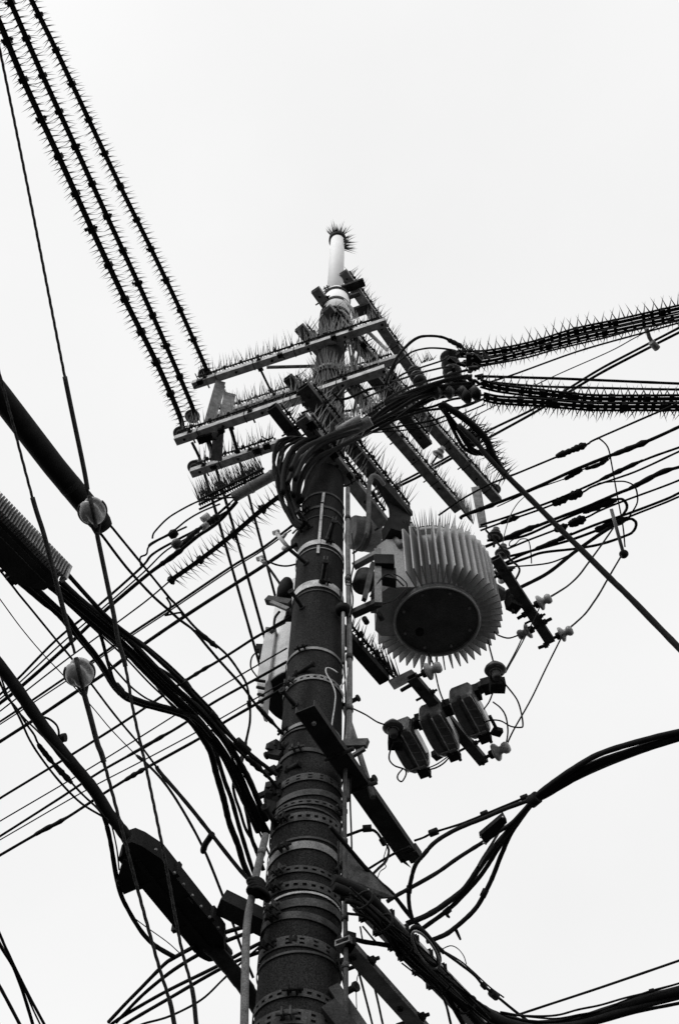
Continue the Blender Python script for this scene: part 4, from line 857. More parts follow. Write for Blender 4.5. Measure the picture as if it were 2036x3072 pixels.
for lb, px, wd_ in [('black cable emerging highest behind the closure box toward the pole', [(327, 3066), (400, 2990), (485, 2905), (526, 2876), (600, 2835), (658, 2806), (735, 2781), (800, 2765)], 13),
                ('black cable just under the highest one behind the closure box', [(350, 3066), (430, 2985), (520, 2912), (600, 2862), (658, 2832), (740, 2801), (800, 2785)], 12),
                ('black cable in the middle of the bottom fan behind the closure box', [(320, 3085), (367, 3051), (490, 2980), (628, 2912), (679, 2885), (765, 2837), (800, 2820)], 11),
                ('black cable low in the bottom fan behind the closure box', [(330, 3105), (388, 3066), (510, 2995), (633, 2923), (724, 2878), (800, 2850)], 11),
                ('thin black cable curving lowest in the bottom fan', [(400, 3085), (434, 3071), (510, 3048), (602, 3000), (668, 2939), (720, 2890), (790, 2830)], 7)]:
    wire(lb, px, ('h', 4.75, 4.7), wd_, 'telecom_cable', 'cable', GB)

# ------------------------------------------------------------------ fixtures on the shaft
cd = thing('conduit_pipe', 'pale grey conduit pipe standing along the lower left side of the pole', 'conduit', YP(733, 3100, 3.8))
P = smooth(lift([(797, 2505), (793, 2524), (771, 2613), (755, 2693), (741, 2774), (736, 2908), (733, 3072), (732, 3160)], ('Y', 3.8))); P = run_on(P, [(1000, 1000), (732, 3160)], 'Y')
MB().tube(P, rpx(P, 24), 14).build('tube', 'pipe_grey', cd)
i = near(P, 792, 2545); MB().tube([P[i], P[i + 1]], rpx(P, 27), 14).build('coupling', 'pipe_grey', cd)
cr = thing('ring_clamp', 'black ring clamp with coiled cable round the pale conduit left of the pole', 'clamp', YP(768, 2662, 3.75))
for k in range(4):
    c = YP(768 + k * 5, 2655 + k * 8, 3.76); a_ = nrm(V(.5, -.2, 1)); u = nrm(np.cross(a_, V(0, 1, 0))); v = np.cross(a_, u)
    ring = [c + (u * math.cos(t) * .042 + v * math.sin(t) * .042) for t in np.linspace(0, 2 * math.pi, 20)]
    MB().tube(ring, .010, 6, caps=False).build('coil', 'rubber_grey' if k % 2 else 'rubber', cr)
MB().lathe([(.034, -.035), (.038, -.03), (.038, .03), (.034, .035)], YP(768, 2662, 3.77), V(.3, 0, 1), 14).build('clamp_body', 'rubber', cr)
wire('black cable from the ring clamp hooking round behind the pole', [(782, 2680), (800, 2705), (815, 2690), (830, 2680)], ('Y', 3.78), 9, 'telecom_cable', 'cable')
bx = thing('square_box', 'open-ended black square box clamped on the left of the pole beside the conduit', 'box', YP(700, 2720, 3.95))
p0_ = H(690, 2672, 4.95); 
c = YP(697, 2722, 3.95); d = nrm(V(1, .25, -.35)); sd_ = nrm(np.cross(d, V(0, .3, 1))); u = np.cross(sd_, d)
bw_ = .043
outer_ = [(-1, -1), (1, -1), (1, 1), (-1, 1)]
vs_ = []; fs = []
for s_ in (-.06, .22):
    for k_2 in (1.0, .85):
        for a, b in outer_: vs_.append(c + d * s_ + sd_ * a * bw_ * k_2 + u * b * bw_ * k_2)
for k in range(4):
    k2 = (k + 1) % 4
    fs += [(k, k2, 8 + k2, 8 + k), (4 + k, 12 + k, 12 + k2, 4 + k2), (k, 4 + k, 4 + k2, k2), (8 + k, 8 + k2, 12 + k2, 12 + k)]
MB().add(vs_, fs).build('tube', 'bitumen', bx)
MB().frame(c + d * .09, d * .004, sd_ * bw_ * .84, u * bw_ * .84).build('inner_wall', 'rust', bx)
MB().frame(c + d * .24 + ZUP * -.03, d * .06, sd_ * .05, u * .09).build('bracket', 'paint_dark', bx)

c1_ = thing('conduit_pipe', 'grey conduit pipe running up the right side of the pole to the transformer arms', 'conduit', YP(1040, 2400, 3.9))
P = smooth(lift([(1043, 1465), (1043, 1650), (1046, 1830), (1048, 2000), (1047, 2152), (1043, 2300), (1040, 2400)], ('Y', 3.9)))
MB().tube(P, rpx(P, 17), 12).build('tube', 'pipe_grey', c1_)
for (x, y) in ((1043, 1560), (1044, 1752), (1047, 1960), (1047, 2120)):
    i = near(P, x, y); MB().tube([P[i] - V(0, 0, .02), P[i] + V(0, 0, .02)], rpx(P, 23), 12).build('clip', 'steel_dark', c1_)
c2_ = thing('conduit_pipe', 'thin dark conduit pipe along the lower right edge of the pole', 'conduit', YP(1037, 3100, 3.82))
P = smooth(lift([(1036, 2290), (1034, 2385), (1034, 2684), (1037, 2863), (1037, 3072), (1037, 3180)], ('Y', 3.82))); P = run_on(P, [(1000, 1000), (1037, 3180)], 'Y')
MB().tube(P, rpx(P, 15), 10).build('tube', 'steel_dark', c2_)
for (x, y) in ((1034, 2520), (1035, 2740), (1037, 2880)):
    i = near(P, x, y); MB().tube([P[i] - V(0, 0, .012), P[i] + V(0, 0, .012)], rpx(P, 21), 10).build('clip', 'steel_dark', c2_)
c3_ = thing('conduit_pipe', 'short thin pale conduit on the pole front right, below a black round fitting', 'conduit', YP(1029, 2000, 3.82))
P = lift([(1029, 1838), (1029, 1900), (1030, 1990)], ('Y', 3.83)); MB().tube(P, rpx(P, 11), 10).build('tube', 'pipe_grey', c3_)
MB().lathe([(.02, -.03), (.045, -.02), (.05, .02), (.03, .045)], YP(1028, 1830, 3.84), ZUP, 14).build('cap', 'rubber', c3_)
wire('pale thin wire wriggling down the front of the pole below the middle band', [(1012, 2018), (996, 2008), (980, 2004), (977, 2014), (985, 2030), (994, 2045), (1006, 2078), (1004, 2110), (998, 2150), (994, 2183)], ('Y', 3.8), 4.5, 'drop_wire', 'wire', m='galv')
wire('pale thin wire hooked on the right conduit below the middle band', [(1043, 2004), (1040, 2030), (1030, 2050), (1022, 2060), (1030, 2080), (1034, 2090)], ('Y', 3.78), 4, 'drop_wire', 'wire', m='galv')
for lb, px in [('black cable strapped along the right edge of the pole above the middle band', [(1020, 1770), (1026, 1850), (1030, 1950), (1034, 2040), (1036, 2140), (1030, 2260)]),
               ('black cable hanging beside the right conduit under the dark channel arm', [(1052, 2280), (1050, 2380), (1053, 2470), (1055, 2560)]),
               ('black cable running down the right edge of the pole near the bottom', [(1022, 2470), (1014, 2560), (1018, 2660), (1022, 2760), (1010, 2840), (1030, 2950), (1060, 3075)])]:
    wire(lb, px, ('Y', 3.86), 6, 'service_cable', 'cable', 'cables strapped to the pole')
tp = thing('ladder_strip', 'pale flat strip fixed up the front of the pole below the cross arms', 'strip', onpole(955, 1665))
for (x0, y0, x1, y1) in [(971, 1482, 967, 1511), (966, 1516, 956, 1636), (955, 1641, 953, 1664)]:
    p, q = onpole(x0, y0) + V(0, -.01, 0), onpole(x1, y1) + V(0, -.01, 0); MB().bar(p, q, .02, .012, V(0, -1, 0)).build('strip_length', 'galv', tp)
for lb, x0, y0, x1, y1 in [('dark steel step channel on the pole front, upper of two', 1004, 1564, 982, 1626), ('dark steel step channel on the pole front, lower of two', 977, 1684, 967, 1754)]:
    p, q = onpole(x0, y0) + V(0, -.03, 0), onpole(x1, y1) + V(0, -.015, 0); e = thing('step_channel', lb, 'step', q, 'step channels on the pole front')
    for s_ in (-1, 1): MB().bar(p + V(s_ * .012, 0, 0), q + V(s_ * .012, 0, 0), .006, .03, V(0, -1, 0)).build('flange', 'steel_dark', e)
    MB().bar(p + V(0, .012, 0), q + V(0, .012, 0), .028, .005, V(0, -1, 0)).build('web', 'paint_dark', e)

# leaning brace pipe
lb_ = thing('pipe_brace', 'thin grey pipe brace leaning down from the conduit to the dark channel arm', 'brace', YP(1114, 2385, 3.7))
MB().tube([YP(1034, 2125, 3.98), YP(1066, 2222, 3.96), YP(1118, 2392, 3.94)], .016, 10).build('pipe', 'pipe_grey', lb_)
MB().bar(YP(1030, 2232, 3.85), YP(1102, 2230, 3.8), .03, .05).build('bracket', 'steel_dark', lb_)
MB().bar(YP(1050, 2272, 3.84), YP(1094, 2246, 3.8), .02, .02).build('stay', 'steel_dark', lb_)

# grey tank behind the pole
tk = thing('rear_tank', 'pale grey tank with a flat side panel, half hidden behind the left of the pole', 'transformer tank', YP(900, 2090, 4.62))
cb_ = YP(900, 2092, 4.62); R = .25; hT = 8.15 - cb_[2]
MB().lathe([(R * .985, 0), (R, .012), (R, hT), (R * .7, hT + .08), (.001, hT + .1)], cb_, ZUP, 48).build('tank', 'paint_pale', tk)
MB().lathe([(.001, -.012), (R * .93, -.012), (R * .99, -.004), (R * .985, 0)], cb_, ZUP, 48).build('bottom', 'bitumen', tk)
MB().prism([YP(x_, y_, 4.42) for x_, y_ in ((797, 1882), (826, 1886), (804, 2040), (795, 2052), (788, 2122), (778, 2118), (770, 2040))], V(.03, .13, 0)).build('side_panel', 'paint_pale', tk)
MB().prism([YP(x_, y_, 4.4) for x_, y_ in ((797, 1880), (828, 1884), (826, 1890), (796, 1886))], V(.03, .15, 0)).build('panel_cap', 'galv_worn', tk)
for k in range(4): MB().bar(YP(766 + k * 3, 2040 + 21 * k, 4.39), YP(796 - k * 2, 2045 + 21 * k, 4.39), .016, .014).build('cooling_rib', 'rust', tk)
MB().tube([YP(812, 1900, 4.36), YP(828, 1880, 4.32), YP(852, 1868, 4.3), YP(858, 1850, 4.3)], .012, 8).build('handle', 'steel_dark', tk)
MB().frame(cb_ + V(-.1, -.1, -.02), V(.03, .01, 0), V(-.005, .02, 0), ZUP * .015).build('drain_plug', 'rust', tk)
wire('thin black wire looping out from the rear tank panel', [(775, 1952), (757, 1970), (752, 1995), (757, 2010), (771, 2030)], ('h', 7.3), 5, 'drop_wire', 'wire')
hk = thing('clamp_fitting', 'black clamp fitting on the left edge of the rear tank panel', 'clamp', H(778, 1948, 7.4))
MB().frame(H(780, 1946, 7.4), V(.03, 0, 0), V(0, .03, .01), ZUP * .03).build('jaw', 'rubber', hk)
MB().frame(H(783, 1962, 7.3), V(.014, 0, 0), V(0, .02, 0), ZUP * .04).build('stem', 'rubber', hk)

# brackets and fittings on the left of the shaft
lf = thing('black_fuse_holder', 'black lumpy fuse holder on a bracket left of the pole above the rear tank', 'fuse holder', YP(850, 1790, 4.05))
MB().lathe([(.02, -.1), (.055, -.08), (.06, 0), (.05, .06), (.03, .1), (.001, .11)], YP(856, 1770, 4.1), V(.1, -.3, 1), 14).build('body', 'rubber', lf)
MB().bar(YP(802, 1800, 4.05), YP(872, 1812, 4.0), .05, .05).build('bracket', 'steel_dark', lf)
MB().bar(YP(812, 1806, 4.0), YP(864, 1828, 3.98), .02, .03).build('lower_rail', 'galv_worn', lf)
MB().frame(YP(880, 1830, 4.1), V(.05, 0, 0), V(0, .03, 0), ZUP * .1).build('plate', 'paint_dark', lf)
wire('black wire rising from the fuse holder to the pale clamp above it', [(842, 1755), (825, 1730), (802, 1700), (789, 1682)], ('Y', 4.1), 8, 'drop_wire', 'wire')
wire('grey wire from the pale clamp curving back to the pole', [(785, 1680), (800, 1682), (830, 1694), (860, 1698), (890, 1692)], ('Y', 4.05), 6, 'drop_wire', 'wire', m='rubber_grey')
wire('black wire curving from the fuse holder down to the rear tank panel', [(838, 1835), (826, 1850), (822, 1870), (822, 1885)], ('Y', 4.2), 8, 'drop_wire', 'wire')
for lb, x0, y0, x1, y1, kk in [('pale forked wire clamp left of the pole below the spiked cable', 828, 1598, 862, 1640, 1), ('small pale clamp at the end of the grey wire left of the pole', 780, 1676, 796, 1690, 0)]:
    e = thing('wire_clamp', lb, 'clamp', YP(x1, y1, 4.1), 'pale clamps left of the pole'); p, q = YP(x0, y0, 4.1), YP(x1, y1, 4.05)
    MB().tube([p, q], .016, 8).build('shank', 'galv', e)
    MB().tube([p - V(.02, 0, .01), p + V(.02, .0, .02)], .02, 8).build('jaw', 'galv', e)
    if kk:
        MB().tube([(p + q) / 2, (p + q) / 2 + V(.03, -.02, .06)], .014, 8).build('prong', 'galv', e)
        MB().tube([q - V(.03, 0, .02), q + V(.0, .0, -.05)], .02, 8).build('eye', 'galv', e)
ar = thing('steel_bracket', 'dark triangular bracket plate on the left of the pole under the looping cables', 'bracket', YP(890, 1625, 4.0))
MB().prism([YP(872, 1622, 4.0), YP(893, 1590, 4.0), YP(905, 1590, 4.0), YP(900, 1650, 4.0)], V(0, .05, 0)).build('plate', 'steel_dark', ar)
MB().tube([YP(878, 1600, 3.98), YP(890, 1588, 3.98), YP(903, 1590, 3.98)], .008, 6).build('hook', 'galv', ar)
cg = thing('clamp_group', 'black jumble of cable clamps on the pole left edge where the bundle arrives', 'clamp', YP(840, 2330, 3.9))
for i in range(18):
    x = random.uniform(805, 860); y = random.uniform(2225, 2420)
    c = YP(x, y, 3.92); d_ = nrm(RNG.normal(size=3)); a_ = nrm(np.cross(d_, V(.1, 1, .2))); MB().frame(c, d_ * random.uniform(.015, .05), a_ * .018, np.cross(d_, a_) * random.uniform(.01, .03)).build('clamp', random.choice(('rubber', 'rust')), cg)
MB().bar(YP(770, 2392, 3.9), YP(815, 2372, 3.92), .025, .025).build('rod', 'rust', cg)
MB().prism([YP(790, 2380, 3.9), YP(797, 2345, 3.9), YP(815, 2352, 3.9), YP(830, 2420, 3.9), YP(812, 2440, 3.9)], V(0, .06, 0)).build('cleat', 'rubber', cg)

# ------------------------------------------------------------------ finned transformer
tr = thing('finned_transformer', 'large pale grey pole transformer ringed with vertical cooling fins, black round underside', 'transformer', YP(1310, 1862, 4.3))
B0 = YP(1310, 1862, 4.3); RT_ = .31; RO = .478
MB().lathe([(RT_, .0), (RT_, .70)], B0, ZUP, 64, caps=False).build('tank', 'paint_grey', tr)
MB().lathe([(.297, .03), (.297, -.015), (.303, -.02), (.312, -.02), (.318, -.012), (.318, .03), (RT_, .035)], B0, ZUP, 64, caps=False).build('bottom_rim', 'pipe_grey', tr)
MB().tube([B0 + V(math.cos(a_), math.sin(a_), 0) * .306 - ZUP * .018 for a_ in np.linspace(0, 2 * math.pi, 65)], .008, 8, caps=False).build('rim_bead', 'paint_grey', tr)
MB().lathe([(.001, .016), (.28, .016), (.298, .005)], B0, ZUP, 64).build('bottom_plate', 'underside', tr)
MB().lathe([(RT_ - .012, .68), (RT_ - .012, .72), (RT_ + .035, .72), (RT_ + .035, .76), (RT_, .79), (.08, .86), (.001, .87)], B0, ZUP, 64).build('lid', 'paint_grey', tr)
camdir = math.degrees(math.atan2(CAM[1] - B0[1], CAM[0] - B0[0]))
fin_me = None
NF = 39
for k in range(NF):
    ang = -121 + k * (271.0 / (NF - 1))                 # plain wall on the side toward the pole
    a = math.radians(ang); u = V(math.cos(a), math.sin(a), 0); t_ = V(-u[1], u[0], 0)
    pr = [(RT_ - .003, .015), (RT_ + .05, .01), (RO, .02), (RO, .60), (RO - .03, .645), (RT_ - .003, .685)]
    mb = MB().prism([B0 + u * r_ + ZUP * z_ - t_ * .0045 for r_, z_ in pr], t_ * .009)
    mb.build('fin', 'paint_grey', tr)
# mounting box on the pole side
ua = nrm(V(-1, -.12, 0)); ut = V(-ua[1], ua[0], 0); cm = B0 + ua * .37 + ZUP * .36
MB().prism([B0 + V(x_, y_, .03) for x_, y_ in ((-.15, -.272), (-.36, -.262), (-.43, -.2), (-.445, .12), (-.40, .17), (-.26, .17))], ZUP * .655).build('mounting_box', 'paint_grey', tr)
MB().frame(B0 + V(-.43, -.1, .12), V(.05, 0, 0), V(0, .09, 0), ZUP * .06).build('terminal_cover', 'pipe_grey', tr)
for s_ in (-.12, .0, .12):
    c = B0 + V(s_ * 1.2, .05, .86); b = MB().lathe([(.04, 0), (.05, .02), (.03, .03), (.045, .05), (.028, .06), (.04, .08), (.02, .12), (.001, .13)], c, ZUP, 16); b.build('bushing', 'porcelain_brown', tr)
sp = MB()
for k in range(70):
    a = math.radians(-190 + k * 2.9); c = B0 + V(math.cos(a), math.sin(a), 0) * (RT_ + .03) + ZUP * .765
    sp.cone(c, c + V(math.cos(a) * .07 + RNG.normal() * .015, math.sin(a) * .07, .16 + RNG.normal() * .02), .0062)
stuff(sp.build('bird_spikes', 'rubber_grey', tr))
MB().tube([B0 + V(math.cos(a), math.sin(a), 0) * (RT_ + .03) + ZUP * .768 for a in np.linspace(math.radians(-190), math.radians(12), 40)], .008, 6).build('spike_rail', 'rubber', tr)

for k in range(8):
    a_ = k * math.pi / 4 + .3; MB().lathe([(.012, -.008), (.012, .012)], B0 + V(math.cos(a_), math.sin(a_), 0) * .255, ZUP, 6, False).build('base_bolt', 'galv_worn', tr)
MB().lathe([(.03, -.02), (.03, .012)], B0 + V(-.12, .1, 0), ZUP, 10, False).build('drain_plug', 'rust', tr)
for a_ in (-2.0, -.6): u_ = V(math.cos(a_), math.sin(a_), 0); MB().frame(B0 + u_ * (RT_ + .05) + ZUP * .745, u_ * .035, V(-u_[1], u_[0], 0) * .012, ZUP * .03).build('lifting_lug', 'galv_worn', tr)
# hanger gear between pole and transformer
hg = thing('hanger_bracket', 'heavy dark hanger bracket carrying the transformer from the arms above', 'bracket', H(1190, 1600, 8.6))
MB().prism([H(1128, 1432, 9.2), H(1180, 1462, 9.2), H(1232, 1548, 8.95), H(1226, 1592, 8.75), H(1190, 1628, 8.6), H(1140, 1632, 8.55), H(1172, 1560, 8.9), H(1166, 1505, 9.1)], V(0, .08, .02)).build('cheek_plate', 'paint_dark', hg)
MB().frame(H(1192, 1598, 8.3), V(.09, .03, 0), V(-.03, .07, 0), ZUP * .1).build('clamp_block', 'bitumen', hg)
MB().tube([H(1185, 1618, 8.2), H(1202, 1640, 8.05)], .025, 8).build('bolt', 'galv_worn', hg)
cu = thing('conduit_elbow', 'grey conduit pipe bent in a tight hook above the transformer hanger', 'conduit', H(1100, 1570, 8.4))
P = smooth(lift([(1098, 1610), (1104, 1566), (1106, 1480), (1109, 1440), (1120, 1427), (1136, 1434), (1150, 1452)], ('h', 8.2, 8.9))); MB().tube(P, rpx(P, 14), 12).build('tube', 'pipe_grey', cu)
fr = thing('mounting_frame', 'open steel mounting frame with dark fuse gear between pole and transformer', 'frame', H(1100, 1800, 7.3))
MB().bar(H(1132, 1650, 7.8), H(1134, 1812, 7.05), .05, .03, V(0, -1, 0)).build('upright', 'pipe_grey', fr)
MB().bar(H(1058, 1842, 7.1), H(1140, 1805, 7.1), .05, .05).build('shelf', 'steel_dark', fr)
MB().bar(H(1060, 1700, 7.7), H(1130, 1662, 7.75), .045, .045).build('upper_rail', 'galv_worn', fr)
MB().bar(H(1092, 1800, 7.1), H(1118, 1690, 7.6), .03, .03).build('diagonal', 'steel_dark', fr)
MB().frame(H(1152, 1690, 7.6), V(.07, 0, 0), V(0, .04, 0), ZUP * .06).build('fuse_case', 'bitumen', fr)
MB().frame(H(1166, 1730, 7.5), V(.05, .01, 0), V(0, .04, 0), ZUP * .07).build('fuse_case', 'paint_dark', fr)
MB().lathe([(.06, -.1), (.075, -.08), (.08, .06), (.06, .1)], H(1092, 1742, 7.6), V(.2, .1, 1), 18).build('drum', 'steel_dark', fr)
MB().tube([H(1092, 1855, 7.05), H(1100, 1868, 7.0)], .02, 8).build('bolt', 'rust', fr)
MB().tube([H(1135, 1838, 7.05), H(1146, 1860, 7.0)], .018, 8).build('bolt', 'rust', fr)
dr = thing('round_drum', 'dim round drum seen between pole and transformer top', 'drum', H(1080, 1600, 9.5))
MB().lathe([(.14, -.12), (.155, -.1), (.155, .12), (.13, .14)], H(1088, 1602, 9.3), V(.9, .3, .2), 24).build('shell', 'pipe_grey', dr)
MB().lathe([(.161, -.02), (.161, .02)], H(1088, 1602, 9.3), V(.9, .3, .2), 24, caps=False).build('hoop', 'steel_dark', dr)
for lb, px, wd_ in [('black wire curling from the hanger bracket into the fuse gear', [(1098, 1600), (1085, 1630), (1070, 1650), (1058, 1660)], 7), ('thin black wire zigzagging by the transformer side', [(1178, 1720), (1205, 1735), (1220, 1760), (1180, 1800), (1148, 1812)], 4),
                ('thin black wire looping over the fuse cases', [(1110, 1790), (1140, 1740), (1165, 1722), (1190, 1738), (1210, 1758)], 5), ('black wire hanging by the conduit beside the fuse gear', [(1055, 1600), (1062, 1680), (1052, 1740), (1058, 1800), (1050, 1850)], 5)]:
    wire(lb, px, ('Y', 3.85), wd_, 'drop_wire', 'wire', 'wires round the fuse gear')
wc = thing('wire_coil', 'small coil of thin wire hung on the right conduit', 'wire coil', YP(1045, 1745, 3.84))
for i in range(3):
    c = YP(1044 + i, 1735 + i * 9, 3.84); ring = [c + V(math.cos(t) * .022, -.005 + .005 * math.cos(2 * t), math.sin(t) * .03) for t in np.linspace(0, 2 * math.pi, 18)]
    MB().tube(ring, .003, 5, caps=False).build('turn', 'rubber', wc)

# steel uprights right of the transformer top and right-hand bracket arm
up = thing('steel_upright', 'pale slotted steel upright standing behind the transformer top right', 'upright', H(1430, 1570, 11.0))
MB().bar(H(1424, 1462, 11.9), H(1448, 1580, 11.0), .09, .02, nrm(H(1430, 1500, 11) - CAM)).build('plate', 'galv_worn', up)
MB().bar(H(1440, 1470, 11.9), H(1458, 1580, 11.0), .02, .04, nrm(H(1430, 1500, 11) - CAM)).build('flange', 'galv_worn', up)
sr = thing('spike_rack', 'tall fine bird-spike rack on the end of the arm above the transformer', 'bird spikes', H(1390, 1540, 11.8))
sp = MB(); base = np.array([H(1372, 1512, 12.5), H(1410, 1560, 12.2)])
for r_ in range(3): spikes_line(sp, base + V(.02 * r_, .03 * r_, 0), .02, lambda t: [V(-.1, -.3, 1), V(.1, -.4, 1)], .3, .006, .2)
stuff(sp.build('bird_spikes', 'spike_plastic', sr)); MB().tube(base, .012, 6).build('spike_rail', 'rubber_grey', sr)
rb = crossarm('dark bracket arm jutting down right past the transformer, carrying white spool insulators', (1500, 1672), (1664, 1924), 7.7, wd=.075, t=.05, m='steel_dark', spikes=0, name='bracket_arm', ties=False)
for lb, x0, y0, x1, y1 in [('black bolt sticking out left under the right bracket arm, upper', 1575, 1842, 1551, 1856), ('black bolt sticking out right of the right bracket arm', 1628, 1868, 1652, 1856), ('black bolt sticking out left at the tip of the right bracket arm', 1640, 1934, 1614, 1944)]:
    e = thing('through_bolt', lb, 'bolt', H(x0, y0, 7.7), 'through bolts of the right bracket arm'); p, q = H(x0, y0, 7.7), H(x1, y1, 7.68)
    MB().tube([p - (q - p) * .2, q], .013, 8).build('shank', 'rust', e); MB().tube([p, p + nrm(q - p) * .025], .024, 6).build('nut', 'rust', e)

def spool(label, px0, px1, h, s=1.0, group='white spool insulators'):
    """white porcelain spool on a short pin: px0 at its foot, px1 at its head"""
    p, q = H(*px0, h), H(*px1, h); d = nrm(q - p); L = np.linalg.norm(q - p); e = thing('spool_insulator', label, 'insulator', p, group)
    r = .062 * s; l = L * 1.1
    MB().lathe([(.012, l * .28), (r * .95, l * .30), (r, l * .36), (r * .9, l * .44), (r * .45, l * .55), (r * .42, l * .64), (r * .6, l * .72), (r * .66, l * .84), (r * .5, l * .96), (.001, l)], p, d, 22).build('porcelain_body', 'porcelain', e)
    MB().lathe([(r * .4, l * .06), (r * .48, l * .1), (r * .48, l * .27), (r * .4, l * .3)], p, d, 14).build('base_cup', 'rubber', e)
    MB().tube([p - d * l * .25, p + d * l * .2], .012, 8).build('pin', 'rust', e)
    return e
spool('white spool insulator on the right bracket arm, highest of three', (1600, 1818), (1648, 1794), 7.75)
spool('white spool insulator on the left side of the right bracket arm', (1602, 1884), (1556, 1906), 7.7)
spool('white spool insulator at the tip of the right bracket arm', (1664, 1912), (1712, 1890), 7.75)
spool('pale spool insulator under the transformer fins on the switch frame', (1262, 2024), (1318, 2000), 6.9)
spool('pale spool insulator at the right end of the switch frame', (1464, 2268), (1522, 2240), 6.75, 1.05)
spool('pale knobbly insulator tight against the right side of the transformer', (1492, 1722), (1534, 1748), 8.2, .95)
spool('pale round insulator peeping out above the knobbly one right of the transformer', (1488, 1728), (1512, 1702), 8.3, .8)
bsh = thing('skirt_bushing', 'black-bodied bushing with a round skirt hanging right of the transformer', 'bushing', H(1536, 1800, 7.7))
cbu = H(1536, 1790, 7.85)
MB().lathe([(.03, -.01), (.066, .0), (.07, .012), (.06, .03), (.03, .05)], cbu, V(.1, .1, 1), 24).build('skirt', 'porcelain_brown', bsh)
MB().lathe([(.05, -.003), (.046, .006), (.04, .006), (.036, -.006)], cbu, V(.1, .1, 1), 24, caps=False).build('inner_rib', 'porcelain', bsh)
MB().frame(H(1538, 1812, 7.7), V(.04, .02, 0), V(-.02, .035, 0), ZUP * .055).build('body', 'bitumen', bsh)
MB().tube([H(1536, 1825, 7.66), H(1538, 1838, 7.6)], .012, 8).build('stud', 'rust', bsh)
MB().prism([H(1490, 1760, 7.8), H(1516, 1776, 7.8), H(1516, 1800, 7.75), H(1500, 1805, 7.75)], ZUP * .05).build('arm', 'steel_dark', bsh)

# ------------------------------------------------------------------ switch frame below the transformer
br = crossarm('dark spiked bracket arm from the pole out under the transformer', (1035, 1888), (1168, 2040), 7.15, wd=.085, t=.06, m='paint_dark', spikes=1, name='bracket_arm', ties=False, spl=.15)
sp = MB(); base = np.array([H(1120, 1975, 7.25), H(1185, 2035, 7.2)])
for r_ in range(3): spikes_line(sp, base + V(.02 * r_, .0, 0), .022, lambda t: [V(-.25, -.15, 1)], .26, .006, .12)
e = thing('spike_comb', 'leaning comb of bird spikes on the end of the bracket arm under the transformer', 'bird spikes', base[0]); stuff(sp.build('bird_spikes', 'rubber_grey', e)); MB().tube(base, .012, 6).build('spike_rail', 'rubber', e)
lkp = thing('link_plate', 'pale folded link plate joining the two bracket arms under the transformer', 'plate', H(1200, 2050, 7.0))
MB().prism([H(1165, 2046, 7.15), H(1234, 2013, 7.15), H(1254, 2032, 7.05), H(1182, 2070, 7.05)], ZUP * .02).build('plate', 'galv_worn', lkp)
MB().bar(H(1202, 2072, 7.0), H(1240, 2050, 7.0), .02, .02).build('bolt', 'rust', lkp)
b5 = crossarm('dark arm carrying the three box switches, running down right', (1248, 2030), (1464, 2286), 6.95, wd=.075, t=.05, m='steel_dark', spikes=0, name='bracket_arm', ties=False)
cbm = thing('switch_crossbar', 'dark crossbar holding the three box switches side by side', 'crossbar', H(1340, 2120, 6.95))
MB().bar(H(1200, 2195, 6.98), H(1492, 2035, 6.98), .07, .05).build('bar', 'steel_dark', cbm)
for (x, y) in ((1262, 2164), (1345, 2122), (1425, 2078), (1460, 2058)): c = H(x, y, 6.95); MB().frame(c, V(.03, -.012, 0), V(.02, .045, 0), ZUP * .035).build('saddle', 'rust', cbm)
MB().bar(H(1300, 2270, 6.9), H(1350, 2240, 6.9), .06, .05).build('lower_bar', 'steel_dark', cbm)
